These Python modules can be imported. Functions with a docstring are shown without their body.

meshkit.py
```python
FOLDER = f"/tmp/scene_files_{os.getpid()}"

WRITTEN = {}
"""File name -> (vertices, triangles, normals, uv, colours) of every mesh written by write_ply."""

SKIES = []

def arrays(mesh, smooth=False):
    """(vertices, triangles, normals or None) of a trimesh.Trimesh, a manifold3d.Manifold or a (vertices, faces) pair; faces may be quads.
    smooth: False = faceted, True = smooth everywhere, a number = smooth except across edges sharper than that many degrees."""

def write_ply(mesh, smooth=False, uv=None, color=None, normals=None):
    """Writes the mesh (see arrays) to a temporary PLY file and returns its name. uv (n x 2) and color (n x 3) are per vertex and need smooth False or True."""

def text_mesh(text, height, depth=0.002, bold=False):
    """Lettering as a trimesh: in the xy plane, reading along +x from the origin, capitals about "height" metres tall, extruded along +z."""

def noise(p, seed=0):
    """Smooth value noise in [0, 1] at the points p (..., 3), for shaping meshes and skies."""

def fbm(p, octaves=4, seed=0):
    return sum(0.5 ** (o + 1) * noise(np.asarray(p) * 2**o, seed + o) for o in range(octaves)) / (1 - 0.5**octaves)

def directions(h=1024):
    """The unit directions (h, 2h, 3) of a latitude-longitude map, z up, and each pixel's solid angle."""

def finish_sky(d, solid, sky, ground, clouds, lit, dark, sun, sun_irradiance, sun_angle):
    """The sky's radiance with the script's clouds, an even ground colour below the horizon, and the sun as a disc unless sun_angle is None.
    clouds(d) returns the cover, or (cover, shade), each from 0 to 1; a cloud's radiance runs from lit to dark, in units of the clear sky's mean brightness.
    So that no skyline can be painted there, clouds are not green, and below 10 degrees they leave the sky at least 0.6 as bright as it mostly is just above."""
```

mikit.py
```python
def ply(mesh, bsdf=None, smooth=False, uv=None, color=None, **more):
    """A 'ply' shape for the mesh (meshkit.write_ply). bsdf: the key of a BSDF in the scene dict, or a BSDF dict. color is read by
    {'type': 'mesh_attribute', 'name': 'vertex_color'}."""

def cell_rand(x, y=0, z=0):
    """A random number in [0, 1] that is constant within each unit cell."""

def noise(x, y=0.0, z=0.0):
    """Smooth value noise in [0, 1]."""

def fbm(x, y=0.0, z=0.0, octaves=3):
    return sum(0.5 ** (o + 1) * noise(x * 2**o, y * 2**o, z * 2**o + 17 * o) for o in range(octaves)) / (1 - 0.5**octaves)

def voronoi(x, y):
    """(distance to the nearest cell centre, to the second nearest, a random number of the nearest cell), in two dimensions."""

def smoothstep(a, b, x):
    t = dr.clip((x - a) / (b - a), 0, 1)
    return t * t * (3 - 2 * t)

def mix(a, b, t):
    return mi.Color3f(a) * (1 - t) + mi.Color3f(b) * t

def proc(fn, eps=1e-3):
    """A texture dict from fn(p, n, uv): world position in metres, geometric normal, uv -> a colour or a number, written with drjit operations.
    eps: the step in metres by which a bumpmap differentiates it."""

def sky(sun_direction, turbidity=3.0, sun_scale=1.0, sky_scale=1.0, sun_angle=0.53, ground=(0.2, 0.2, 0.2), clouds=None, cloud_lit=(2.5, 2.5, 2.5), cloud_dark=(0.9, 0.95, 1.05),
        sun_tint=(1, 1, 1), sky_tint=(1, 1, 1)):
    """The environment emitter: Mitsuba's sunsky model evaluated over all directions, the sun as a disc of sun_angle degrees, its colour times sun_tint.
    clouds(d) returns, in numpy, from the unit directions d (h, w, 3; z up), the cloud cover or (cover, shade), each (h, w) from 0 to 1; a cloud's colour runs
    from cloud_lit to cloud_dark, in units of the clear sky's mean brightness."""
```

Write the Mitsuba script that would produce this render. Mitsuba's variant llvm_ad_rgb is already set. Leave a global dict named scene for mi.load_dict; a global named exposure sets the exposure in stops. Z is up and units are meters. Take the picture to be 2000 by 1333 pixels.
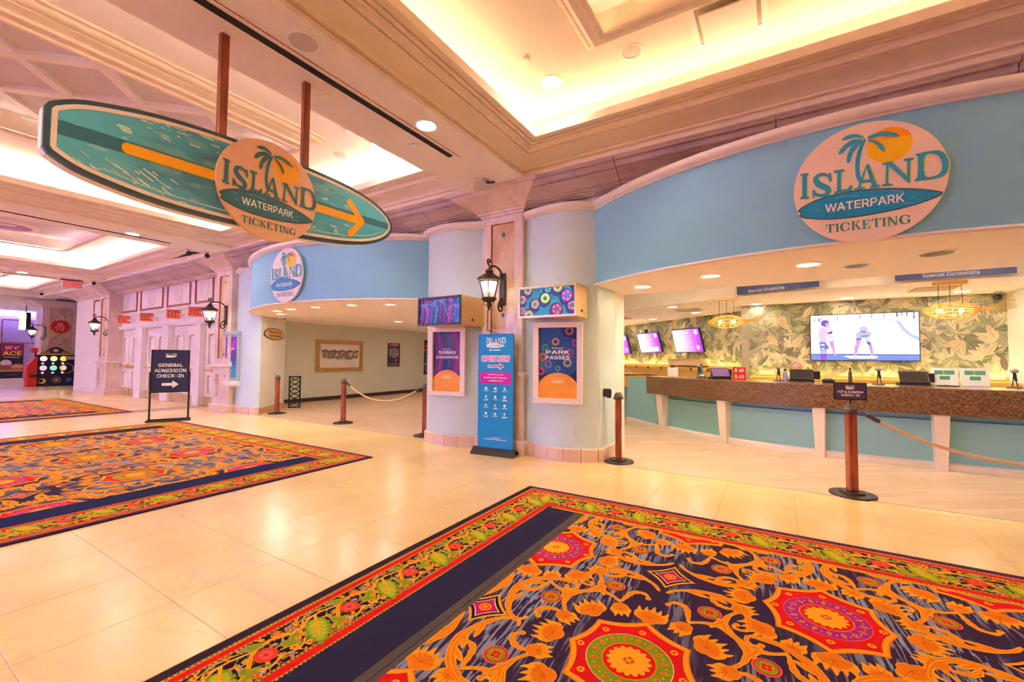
import math, random
import numpy as np, trimesh, drjit as dr, mitsuba as mi, mikit, meshkit
from mikit import ply, proc, noise, fbm, voronoi, smoothstep, mix
from shapely.geometry import Polygon, LineString, Point, box as sbox, MultiPolygon
from shapely.ops import unary_union
from shapely import affinity
T = mi.ScalarTransform4f
scene, labels = {'type': 'scene'}, {}
RNG = random.Random(7); NR = np.random.default_rng(7)

# ------------------------------------------------------------------ camera, light levels, exposure
exposure = 2.3
YAW, ROLL, PITCH, FPX, CAMH = -0.55301, 0.00664, 0.03988, 841.23, 1.4
def cam_axes():
    c, s, cp, sp, cr, sr = np.cos(YAW), np.sin(YAW), np.cos(PITCH), np.sin(PITCH), np.cos(ROLL), np.sin(ROLL)
    return np.array([[cr, 0, sr], [0, 1, 0], [-sr, 0, cr]]) @ np.array([[1, 0, 0], [0, cp, sp], [0, -sp, cp]]) @ np.array([[c, -s, 0], [s, c, 0], [0, 0, 1]])
_M = cam_axes()
scene['camera'] = {'type': 'perspective', 'fov': float(2 * np.degrees(np.arctan(1000 / FPX))), 'fov_axis': 'x', 'near_clip': 0.05, 'far_clip': 200.0,
                   'to_world': T().look_at(origin=[0, 0, CAMH], target=[float(x) for x in np.array([0, 0, CAMH]) + _M[1]], up=[float(x) for x in _M[2]])}
WARM, PEACH, PINK, LILAC, PURPLE = (1.0, .66, .36), (1.0, .82, .68), (1.0, .88, .90), (.80, .72, 1.0), (.26, .24, 1.0)
COVE = 7.5          # radiance of the cove strips on the coffer ledges
DOWN = 40.0          # radiance of the recessed downlights
PURPLE_LEVEL = 17.0          # radiance of the added unseen purple tube and the far wash light
def lamp(rgb, s, weight=1.0):
    return {'type': 'area', 'radiance': {'type': 'rgb', 'value': [float(c * s) for c in rgb]}, 'sampling_weight': float(weight)}

# ------------------------------------------------------------------ materials
def rgb(c): return {'type': 'rgb', 'value': [float(x) for x in c]}
def hexc(h): 
    c = np.array([int(h[i:i + 2], 16) for i in (0, 2, 4)]) / 255.0
    return tuple(np.where(c <= .04045, c / 12.92, ((c + .055) / 1.055) ** 2.4))
def mat(name, color, rough=.5, metal=0.0, spec=.5, coat=0.0, coat_gloss=.9):
    b = {'type': 'principled', 'base_color': color if isinstance(color, dict) else rgb(color), 'roughness': rough if isinstance(rough, dict) else float(rough), 'metallic': float(metal), 'specular': float(spec)}
    if coat: b['clearcoat'] = float(coat); b['clearcoat_gloss'] = float(coat_gloss)
    scene['mat_' + name] = {'type': 'twosided', 'bsdf': b}
    return 'mat_' + name
def C3(f): return proc(f)
def marble_fn(p, n, uv):
    a = fbm(p.x * 1.1 + 3, p.y * 1.1, 0, 3); s = fbm(p.x * 2.2, p.y * 11.0, 2, 3); v = fbm(p.x * 2.6 + a * 3, p.y * 2.6, 5, 4)
    c = mix((.66, .47, .19), (.75, .56, .26), smoothstep(.3, .7, a)); c = mix(c, (.70, .50, .33), .5 * smoothstep(.55, .8, s))
    return mix(c, (.55, .36, .18), .35 * smoothstep(.028, .0, dr.abs(v - .5)) * smoothstep(.4, .7, a))
def tile_joint_fn(p, n, uv):
    gx = dr.abs((p.x - .117) / .615 - dr.floor((p.x - .117) / .615) - .5); gy = dr.abs((p.y - 1.13) / .615 - dr.floor((p.y - 1.13) / .615) - .5)
    return mix(marble_fn(p, n, uv), (.42, .30, .2), dr.select(dr.maximum(gx, gy) > .494, 1.0, 0.0))
def wood_floor_fn(p, n, uv):
    u, v = p.x * .83 + p.y * .56, -p.x * .56 + p.y * .83
    k = mikit.cell_rand(dr.floor(v / .12), dr.floor(u / 1.1 + mikit.cell_rand(dr.floor(v / .12)) * 7))
    g = fbm(u * 2.0, v * 26.0, k * 9, 3)
    return mix(mix((.50, .35, .22), (.58, .42, .28), k), (.52, .35, .21), smoothstep(.35, .75, g))
def granite_fn(p, n, uv):
    a = noise(p.x * 150, p.y * 150, p.z * 150); b = noise(p.x * 75 + 9, p.y * 75, p.z * 75); c = noise(p.x * 210, p.y * 210 + 4, p.z * 210)
    k = mix((.085, .040, .020), (.27, .14, .065), smoothstep(.35, .65, b)); k = mix(k, (.035, .02, .015), smoothstep(.60, .72, a))
    return mix(k, (.42, .27, .16), smoothstep(.74, .84, c))
def stone_fn(p, n, uv):
    a = fbm(p.x * 2.3, p.y * 2.3, p.z * 1.1, 3); b = fbm(p.x * 14, p.y * 14, p.z * 5, 3)
    return mix(mix((.62, .47, .40), (.76, .63, .55), smoothstep(.3, .7, a)), (.55, .38, .30), .5 * smoothstep(.5, .75, b))
def panel_marble_fn(p, n, uv):
    a = fbm(p.x * 4, p.y * 4, p.z * 2, 3); b = fbm(p.x * 30, p.y * 30, p.z * 6, 3)
    return mix(mix((.62, .40, .24), (.80, .60, .42), smoothstep(.3, .7, a)), (.48, .25, .14), .5 * smoothstep(.55, .75, b))
def mahogany_fn(p, n, uv):
    g = fbm(p.x * 30, p.y * 30, p.z * 3, 3); return mix((.20, .038, .014), (.33, .075, .025), smoothstep(.3, .7, g))
def carpet_streak_fn(p, n, uv):
    g = fbm(p.x * 95 + p.y * 9, p.y * 8.0, 1, 2); h = fbm(p.x * 3.0 + 4, p.y * 1.1, 3, 3); s = noise(p.x * 130, p.y * 16, 7)
    c = mix((.035, .018, .055), (.22, .24, .34), smoothstep(.50, .60, g) * smoothstep(.34, .56, h)); return mix(c, (.30, .34, .42), .7 * smoothstep(.72, .8, s) * smoothstep(.45, .6, h))
def surf_fn(p, n, uv):
    a = fbm(p.y * 1.3, p.z * 2.2, 1, 4); b = fbm(p.y * 5, p.z * 16, 3, 3); k = fbm(p.y * 9, p.z * 22, 8, 3)
    c = mix((.02, .18, .26), (.06, .42, .56), smoothstep(.35, .65, a)); c = mix(c, (.22, .50, .46), .5 * smoothstep(.5, .7, b))
    c = mix(c, (.10, .50, .58), .75 * smoothstep(.5, 1.0, dr.abs(p.y - 1.9) + .9 * (a - .5)))
    return mix(c, (.60, .74, .62), .8 * smoothstep(.70, .76, k) * smoothstep(.5, .58, a))
def gold_frame_fn(p, n, uv): return mix((.42, .24, .07), (.66, .42, .15), fbm(p.y * 20, p.z * 20, 2, 2))
MARBLE = mat('marble_floor', C3(marble_fn), .24, spec=.5); MARBLE_FAR = mat('marble_floor_joints', C3(tile_joint_fn), .24)
GROUT = mat('grout', (.42, .30, .2), .8); WOOD = mat('wood_floor', C3(wood_floor_fn), .38); GRANITE = mat('granite', C3(granite_fn), .12)
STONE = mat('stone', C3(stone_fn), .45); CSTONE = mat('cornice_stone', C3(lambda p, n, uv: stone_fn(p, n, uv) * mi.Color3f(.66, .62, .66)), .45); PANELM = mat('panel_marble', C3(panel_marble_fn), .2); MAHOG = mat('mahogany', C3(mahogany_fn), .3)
STREAK = mat('carpet_streak', C3(carpet_streak_fn), .95, spec=.1); SURF = mat('surf_teal', C3(surf_fn), .3)
CEIL = mat('ceiling_paint', (.84, .78, .72), .8, spec=.2); MOLD = mat('molding_paint', (.86, .75, .61), .55, spec=.3); DOORP = mat('door_paint', (.83, .79, .78), .4)
BLUE = mat('fascia_blue', (.22, .52, .73), .55, spec=.3); PALE = mat('pale_plaster', (.55, .71, .76), .5, spec=.3); CREAM = mat('cream_paint', (.80, .76, .66), .6, spec=.3)
SAGE = mat('sage_wall', (.70, .71, .58), .6, spec=.3); TEALP = mat('counter_teal', (.24, .52, .60), .5); WHITEP = mat('white_trim', (.82, .76, .70), .45)
TILEB = mat('base_tile_a', (.72, .53, .41), .3); TILEB2 = mat('base_tile_b', (.66, .47, .36), .3); BROWNST = mat('brown_marble', (.60, .34, .15), .3)
BLACK = mat('black', (.012, .012, .014), .4); DARKBR = mat('bronze_iron', (.030, .018, .012), .42, spec=.5); BASEB = mat('baseboard', (.05, .025, .018), .5); STEELDK = mat('dark_steel', (.06, .06, .07), .35, metal=.6)
GOLD = mat('brass', (.75, .52, .20), .22, metal=1.0); GOLDCASE = mat('gold_case', (.70, .50, .22), .3, metal=.7); BRASSK = mat('brass_kick', (.72, .55, .28), .28, metal=.8)
SLOT = mat('slot_black', (.006, .006, .006), .7); WHITE = mat('white', (.85, .84, .82), .5); NAVY = mat('navy_board', (.026, .028, .085), .5); REDP = mat('red_paint', (.55, .018, .014), .4)
ROPE = mat('rope_tan', (.62, .42, .22), .8); GLASSY = mat('smoked_screen', (.03, .022, .022), .08); SILVER = mat('silver', (.6, .6, .62), .25, metal=.9); GREYM = mat('grille_grey', (.56, .50, .50), .6)
DARKRED = mat('dark_red_trim', (.33, .05, .02), .35); BAMBOO = mat('bamboo', (.72, .42, .10), .5); PEWTER = mat('cap_grey', (.10, .09, .085), .35, metal=.3)
PRINT = 'mat_print'; scene[PRINT] = {'type': 'twosided', 'bsdf': {'type': 'principled', 'base_color': {'type': 'mesh_attribute', 'name': 'vertex_color'}, 'roughness': .45, 'specular': .35}}
PILE = 'mat_pile'; scene[PILE] = {'type': 'twosided', 'bsdf': {'type': 'principled', 'base_color': {'type': 'mesh_attribute', 'name': 'vertex_color'}, 'roughness': .95, 'specular': .1}}
scene['mat_glass'] = {'type': 'thindielectric', 'int_ior': 1.4}; GLASS = 'mat_glass'
DARKE = mat('lamp_face', (.02, .02, .02), .6)

# ------------------------------------------------------------------ naming
def number(key):
    if key not in scene and key not in labels and key not in TAKEN: return key
    k = 1
    while f'{key}_{k:03d}' in scene or f'{key}_{k:03d}' in TAKEN: k += 1
    return f'{key}_{k:03d}'
TAKEN = set()
def thing(name, label, cat, group=None):
    key = number(name); TAKEN.add(key); labels[key] = {'label': label, 'category': cat}
    if group: labels[key]['group'] = group
    return key
def struct(name, label=None):
    key = number(name); TAKEN.add(key); labels[key] = {'kind': 'structure', 'label': label or name.replace('_', ' ')}
    return key
LAST = {}
def part(parent, name, mesh, m, smooth=False, label=None, emit=None, color=None, kind=None):
    base = f'{parent}__{name}'; k = LAST.get(base, -1) + 1; LAST[base] = k
    key = base if k == 0 else f'{base}_{k:03d}'
    d = mesh if isinstance(mesh, dict) else ply(mesh, m, smooth, color=color)
    if emit: d = {**d, 'emitter': emit}
    scene[key] = d
    if label or kind:
        labels[key] = {}
        if label: labels[key]['label'] = label
        if kind: labels[key]['kind'] = kind
    return key
def single(key, mesh, m, smooth=False, emit=None, color=None):
    d = ply(mesh, m, smooth, color=color)
    if emit: d['emitter'] = emit
    scene[key] = d

# ------------------------------------------------------------------ geometry
def tm(v, f): return trimesh.Trimesh(np.asarray(v, float), np.asarray(f, int), process=False)
def cat(*ms):
    ms = [m for x in ms for m in (x if isinstance(x, list) else [x])]
    return trimesh.util.concatenate(ms) if len(ms) > 1 else ms[0]
BOXF = [[0, 2, 1], [0, 3, 2], [4, 5, 6], [4, 6, 7], [0, 1, 5], [0, 5, 4], [1, 2, 6], [1, 6, 5], [2, 3, 7], [2, 7, 6], [3, 0, 4], [3, 4, 7]]
def bx(x0, x1, y0, y1, z0, z1):
    return tm([[x0, y0, z0], [x1, y0, z0], [x1, y1, z0], [x0, y1, z0], [x0, y0, z1], [x1, y0, z1], [x1, y1, z1], [x0, y1, z1]], BOXF)
def bbx(x0, x1, y0, y1, z0, z1, b=.008):
    "box with chamfered edges"
    import manifold3d as m3
    pts = []
    for sx in (0, 1):
        for sy in (0, 1):
            for sz in (0, 1):
                c = np.array([(x0, x1)[sx], (y0, y1)[sy], (z0, z1)[sz]], float); d = np.array([b if not s else -b for s in (sx, sy, sz)])
                for k in range(3):
                    q = c + d; q[k] = c[k]; pts.append(q)
    return trimesh.convex.convex_hull(np.array(pts))
def move(m, R=None, t=(0, 0, 0)):
    m = m.copy(); v = m.vertices
    if R is not None: v = v @ np.asarray(R).T
    m.vertices = v + np.asarray(t, float); return m
def rz(a): c, s = math.cos(a), math.sin(a); return np.array([[c, -s, 0], [s, c, 0], [0, 0, 1.0]])
def rx(a): c, s = math.cos(a), math.sin(a); return np.array([[1, 0, 0], [0, c, -s], [0, s, c]])
def ry(a): c, s = math.cos(a), math.sin(a); return np.array([[c, 0, s], [0, 1, 0], [-s, 0, c]])
def geoms(g):
    if g.is_empty: return []
    return [x for x in getattr(g, 'geoms', [g]) if isinstance(x, Polygon) and x.area > 1e-9]
def tri(poly):
    v, f = trimesh.creation.triangulate_polygon(poly, engine='earcut'); return np.asarray(v), np.asarray(f)
def prism(poly, z0, z1):
    poly = poly if hasattr(poly, 'geom_type') else Polygon(poly)
    return cat([move(trimesh.creation.extrude_polygon(g, z1 - z0, engine='earcut'), t=(0, 0, z0)) for g in geoms(poly)])
def frame_map(m, o, u, v, n):
    B = np.stack([np.asarray(u, float), np.asarray(v, float), np.asarray(n, float)], 1)
    m = m.copy(); m.vertices = m.vertices @ B.T + np.asarray(o, float)
    if np.linalg.det(B) < 0: m.faces = m.faces[:, ::-1]
    return m
def slab(poly, o, u, v, n, d): return frame_map(prism(poly, 0, d), o, u, v, n)
def sweep(path, prof, closed=False, left=True, caps=True):
    "profile (offset, z) carried along a plan path with mitred corners; offset goes to the left of the path"
    p = np.asarray(path, float); n = len(p); s = 1 if left else -1; out = []
    for i in range(n):
        a = p[i] - p[i - 1] if (closed or i > 0) else p[1] - p[0]
        b = p[(i + 1) % n] - p[i] if (closed or i < n - 1) else p[-1] - p[-2]
        a = a / np.linalg.norm(a); b = b / np.linalg.norm(b); na, nb = np.array([-a[1], a[0]]), np.array([-b[1], b[0]])
        m = na + nb; m /= np.linalg.norm(m); m /= max(.3, m @ na); out.append(m * s)
    out = np.array(out); k = len(prof)
    V = np.array([[*(p[i] + out[i] * o), z] for i in range(n) for (o, z) in prof]); F = []
    for i in range(n if closed else n - 1):
        j = (i + 1) % n
        for q in range(k - 1):
            a, b, c, d = i * k + q, j * k + q, j * k + q + 1, i * k + q + 1
            F += [[a, b, c], [a, c, d]] if not left else [[a, c, b], [a, d, c]]
    m = tm(V, F)
    if caps and not closed:
        try:
            pv, pf = tri(Polygon(prof).buffer(0)) if Polygon(prof).is_valid else (None, None)
            if pv is not None:
                for i in (0, n - 1): m = cat(m, tm(np.array([[*(p[i] + out[i] * o), z] for o, z in pv]), pf))
        except Exception: pass
    return m
def lathe(prof, c=(0, 0, 0), n=20):
    a = np.linspace(0, 2 * np.pi, n, endpoint=False); k = len(prof)
    V = np.array([[r * math.cos(t), r * math.sin(t), z] for t in a for r, z in prof]) + np.asarray(c, float); F = []
    for i in range(n):
        j = (i + 1) % n
        for q in range(k - 1):
            A, B, C_, D = i * k + q, j * k + q, j * k + q + 1, i * k + q + 1
            F += [[A, B, C_], [A, C_, D]]
    return tm(V, F)
def tube(pts, r, n=8, caps=True):
    p = np.asarray(pts, float); t = np.gradient(p, axis=0); t /= np.linalg.norm(t, axis=1, keepdims=True) + 1e-12
    r = np.broadcast_to(np.asarray(r, float), (len(p),)); ref = np.array([0, 0, 1.0]) if abs(t[0, 2]) < .9 else np.array([1.0, 0, 0]); V = []
    a = np.cross(t[0], ref); a /= np.linalg.norm(a)
    for i in range(len(p)):
        a = a - t[i] * (a @ t[i]); a /= np.linalg.norm(a) + 1e-12; b = np.cross(t[i], a)
        for k in range(n): V.append(p[i] + r[i] * (math.cos(2 * np.pi * k / n) * a + math.sin(2 * np.pi * k / n) * b))
    F = []
    for i in range(len(p) - 1):
        for k in range(n):
            A, B, C_, D = i * n + k, i * n + (k + 1) % n, (i + 1) * n + (k + 1) % n, (i + 1) * n + k
            F += [[A, B, C_], [A, C_, D]]
    if caps:
        V += [p[0], p[-1]]; L = len(V)
        for k in range(n): F += [[L - 2, (k + 1) % n, k], [L - 1, (len(p) - 1) * n + k, (len(p) - 1) * n + (k + 1) % n]]
    return tm(V, F)
def spline(pts, n=40, closed=False):
    from scipy.interpolate import CubicSpline
    p = np.asarray(pts, float); p = np.vstack([p, p[:1]]) if closed else p
    s = np.r_[0, np.cumsum(np.linalg.norm(np.diff(p, axis=0), axis=1))]
    return CubicSpline(s, p, bc_type='periodic' if closed else 'natural')(np.linspace(0, s[-1], n))
def arc_pts(cx, cy, r, a0, a1, n): 
    a = np.radians(np.linspace(a0, a1, n)); return np.stack([cx + r * np.cos(a), cy + r * np.sin(a)], 1)
def disc(r, n=32, sx=1.0, sy=1.0, c=(0, 0)): 
    a = np.linspace(0, 2 * np.pi, n, endpoint=False); return Polygon(np.stack([c[0] + r * sx * np.cos(a), c[1] + r * sy * np.sin(a)], 1))
def ribbon(pts, w):
    "flat band of varying half-width along a plan polyline"
    p = np.asarray(pts, float); t = np.gradient(p, axis=0); t /= np.linalg.norm(t, axis=1, keepdims=True) + 1e-12
    n = np.stack([-t[:, 1], t[:, 0]], 1); w = np.broadcast_to(np.asarray(w, float), (len(p),))[:, None]
    g = Polygon(np.vstack([p + n * w, (p - n * w)[::-1]])); return g if g.is_valid else g.buffer(0)
def unit(v): v = np.asarray(v, float); return v / np.linalg.norm(v)

class Print:
    "flat coloured print: layered polygons in a plane, one mesh with vertex colours"
    def __init__(s, o, u, v, n=None, step=.0006):
        s.o, s.u, s.v = np.asarray(o, float), np.asarray(u, float), np.asarray(v, float); s.n = unit(np.cross(s.u, s.v)) if n is None else np.asarray(n, float); s.step = step; s.V, s.F, s.C, s.k = [], [], [], 0
    def poly(s, g, c, layer=0):
        for q in geoms(g if hasattr(g, 'geom_type') else Polygon(g).buffer(0)):
            v, f = tri(q); s.add(v, f, c, layer)
    def add(s, v, f, c, layer=0):
        s.V.append(s.o + v[:, :1] * s.u + v[:, 1:2] * s.v + s.n * (s.step * (layer + 1))); s.F.append(f + s.k); s.k += len(v); s.C.append(np.tile(np.asarray(c, float), (len(v), 1)))
    def text(s, t, h, at, c, layer=1, bold=True, width=None, align='c', slant=0.0, vscale=1.0):
        g = text_poly(t, bold); x0, y0, x1, y1 = g.bounds; k = h; sx = k if width is None else width / (x1 - x0)
        dx = {'c': -(x0 + x1) / 2, 'l': -x0, 'r': -x1}[align]
        g = affinity.affine_transform(g, [sx, 0, slant * sx, k * vscale, at[0] + dx * sx, at[1] + dx * sx * slant]); s.poly(g, c, layer)
    def mesh(s): return tm(np.vstack(s.V), np.vstack(s.F)), np.vstack(s.C)
    def emit(s, parent, name, m=None, **k):
        me, col = s.mesh(); return part(parent, name, me, m or PRINT, color=col, **k)
_TXT = {}
def text_poly(t, bold=True):
    "lettering as a shapely shape, capitals one unit tall, baseline at 0"
    if (t, bold) not in _TXT:
        m = meshkit.text_mesh(t, 1.0, depth=.01, bold=bold); top = m.faces[(m.vertices[m.faces][:, :, 2] > .005).all(1)]
        _TXT[t, bold] = unary_union([Polygon(m.vertices[f][:, :2]).buffer(1e-5) for f in top]).simplify(.006)
    return _TXT[t, bold]
# ================================================================== the hall: floor
FL = struct('floor', 'polished cream marble tile floor of the hall')
part(FL, 'base_slab', bx(-14, 9, -9, 5.6, -.06, -.004), GROUT)
part(FL, 'marble_paving', cat(bx(-50, -14, -9, 14, -.06, 0), bx(-14, -12.6, 5.6, 14, -.06, 0)), MARBLE_FAR)
part(FL, 'wood_flooring', cat(bx(-12.6, 9, 5.6, 18, -.06, 0)), WOOD, label='pale wood plank floor of the ticket bays')
RUGS = [(-2.32, 3.84, -3.0, 4.15), (-10.95, -4.83, -3.0, 4.15), (-19.8, -13.69, -3.0, 4.21)]
tile_d = ply(bbx(-.3065, .3065, -.3065, .3065, -.02, 0, .0015), MARBLE)
nt = 0; rest = []
for j in range(-4, 8):
    for i in range(-24, 7):
        cx, cy = .117 + .615 * (i + .5), 1.13 + .615 * (j + .5); y1 = min(cy + .3065, 5.6)
        if any(a < cx - .3 and cx + .3 < b and c < cy - .3 and cy + .3 < d for a, b, c, d in RUGS) or cx - .31 < -14: continue
        if cy + .31 > 5.6:
            w = (y1 - (cy - .3065)) / 2; part(FL, 'tile', {**ply(bx(-.3065, .3065, -w, w, -.02, 0), MARBLE), 'to_world': T().translate([cx, cy - .3065 + w, 0])}, None)
        else: part(FL, 'tile', {**tile_d, 'to_world': T().translate([cx, cy, 0])}, None)
part(FL, 'threshold_strip', cat(bx(-10.68, -5.05, 5.585, 5.605, -.01, .003), bx(-2.04, 9, 5.585, 5.605, -.01, .003)), mat('threshold', (.45, .32, .2), .5))
part(FL, 'marble_tile_field', cat(bx(-14, 9, -9, -1.33, -.02, 0)), MARBLE_FAR)

# ================================================================== the ceiling: beams, coffers, lit coves, lattices
CE = struct('ceiling', 'coffered ceiling with lit coves, crown moldings and beams')
ZB, ZC, ZI = 3.88, 4.6, 4.75
CROWN = [(0, 3.88), (0, 3.925), (-.02, 3.928), (-.02, 3.945), (.03, 3.95), (.035, 3.965), (.05, 3.988), (.07, 4.008), (.095, 4.026), (.125, 4.04), (.16, 4.05), (.20, 4.055), (.21, 4.055), (.208, 4.075), (.225, 4.078), (.226, 4.066), (.25, 4.068), (.258, 4.085), (.272, 4.10), (.29, 4.108), (.288, 4.128), (.305, 4.13), (.306, 4.116), (.345, 4.118), (.343, 4.14), (.36, 4.142), (.361, 4.128), (.43, 4.13), (.43, 4.225), (.405, 4.225), (.40, 4.16), (0, 4.16), (0, 4.6)]
FRAME = [(0, 4.6), (0, 4.575), (.03, 4.572), (.028, 4.588), (.045, 4.59), (.046, 4.55), (.06, 4.535), (.08, 4.525), (.105, 4.52), (.103, 4.538), (.118, 4.54), (.119, 4.505), (.14, 4.498), (.17, 4.482), (.20, 4.462), (.22, 4.458), (.218, 4.478), (.233, 4.48), (.234, 4.44), (.28, 4.425), (.285, 4.40), (.33, 4.40), (.33, 4.432), (.30, 4.432), (.19, 4.432), (.19, 4.75)]
def rect(x0, x1, y0, y1): return [(x0, y0), (x1, y0), (x1, y1), (x0, y1)]
def ring_up(x0, x1, y0, y1, a, b, z):
    q = lambda X0, X1, Y0, Y1: tm([[X0, Y0, z], [X1, Y0, z], [X1, Y1, z], [X0, Y1, z]], [[0, 1, 2], [0, 2, 3]])
    return cat(q(x0 + a, x1 - a, y1 - b, y1 - a), q(x0 + a, x1 - a, y0 + a, y0 + b), q(x0 + a, x0 + b, y0 + b, y1 - b), q(x1 - b, x1 - a, y0 + b, y1 - b))
COFFERS = [  # x0, x1, frame x0, x1, y1, cove colour, level
    (-2.93, 4.5, -1.66, 3.2, 4.07, WARM, .46), (-10.75, -3.93, -9.1, -5.58, 3.85, PEACH, .6), (-19.0, -11.75, -17.9, -12.95, 3.98, PINK, .6), (-27.0, -20.1, -25.9, -21.3, 3.98, PINK, .6)]
Y0 = -5.5; holes = []
for ci, (x0, x1, f0, f1, fy, col, lv) in enumerate(COFFERS):
    y1 = 5.0; holes.append(sbox(x0, Y0, x1, y1)); fy0 = Y0 + .95
    part(CE, 'crown_molding', sweep(rect(x0, x1, Y0, y1), CROWN, closed=True), MOLD, smooth=14)
    part(CE, 'coffer_panel', prism(sbox(x0, Y0, x1, y1).difference(sbox(f0 + .15, fy0 + .15, f1 - .15, fy - .15)), ZC, ZC + .02), CEIL)
    part(CE, 'frame_molding', sweep(rect(f0, f1, fy0, fy), FRAME, closed=True), MOLD, smooth=14)
    part(CE, 'lattice_panel', prism(sbox(f0 + .15, fy0 + .15, f1 - .15, fy - .15), ZI, ZI + .02), mat('lattice_paint', (.60, .54, .53), .8) if ci == 0 else 'mat_lattice_paint')
    t = thing('cove_light', ['warm white cove light glowing behind the crown molding above the large ticket counter bay', 'peach white cove light behind the crown molding of the coffer above the hanging surfboard', 'pinkish cove light behind the molding of the coffer over the white doors', 'far cove light in the ceiling coffer beyond the white doors'][ci], 'cove light')
    part(t, 'outer_strip', ring_up(x0, x1, Y0, y1, .10, .20, 4.17), DARKE, emit=lamp(col, COVE * lv, 3))
    part(t, 'inner_strip', ring_up(f0, f1, fy0, fy, .205, .25, 4.44), DARKE, emit=lamp(col, COVE * lv * (3.6, 1.6, 1.4, 1.2)[ci], 1))
    s = .56; inner = sbox(f0 + .19, fy0 + .19, f1 - .19, fy - .19); ox, oy = -7.1, 1.04
    if ci == 2:
        cx, cy = -17.15 + .3, 2.45
        part(CE, 'medallion_ring', prism(disc(.62, 40, c=(cx, cy)).difference(disc(.5, 40, c=(cx, cy))), ZI - .05, ZI), MOLD)
        part(CE, 'medallion_disc', prism(disc(.5, 40, c=(cx, cy)).difference(disc(.24, 32, c=(cx, cy))), ZI - .02, ZI), mat('medallion_purple', (.30, .10, .28), .5))
    else:
        for d in (1, -1):
            for k in range(-16, 17):
                a, b = (ox + 2 * s * k - 12, oy - d * 12), (ox + 2 * s * k + 12, oy + d * 12)
                ln = LineString([a, b]).buffer(.055, cap_style=2).intersection(inner)
                if ln.area > .01: part(CE, 'batten', prism(ln, ZI - .055 - .002 * (d > 0), ZI), WHITEP)
hall = sbox(-27.6, -9, 9, 5.56).difference(unary_union(holes))
part(CE, 'beam_soffit', prism(hall, ZB, ZB + .02), CEIL)
part(CE, 'far_ceiling', bx(-48, -27.2, -9, 14, 4.0, 4.04), CEIL)
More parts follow.
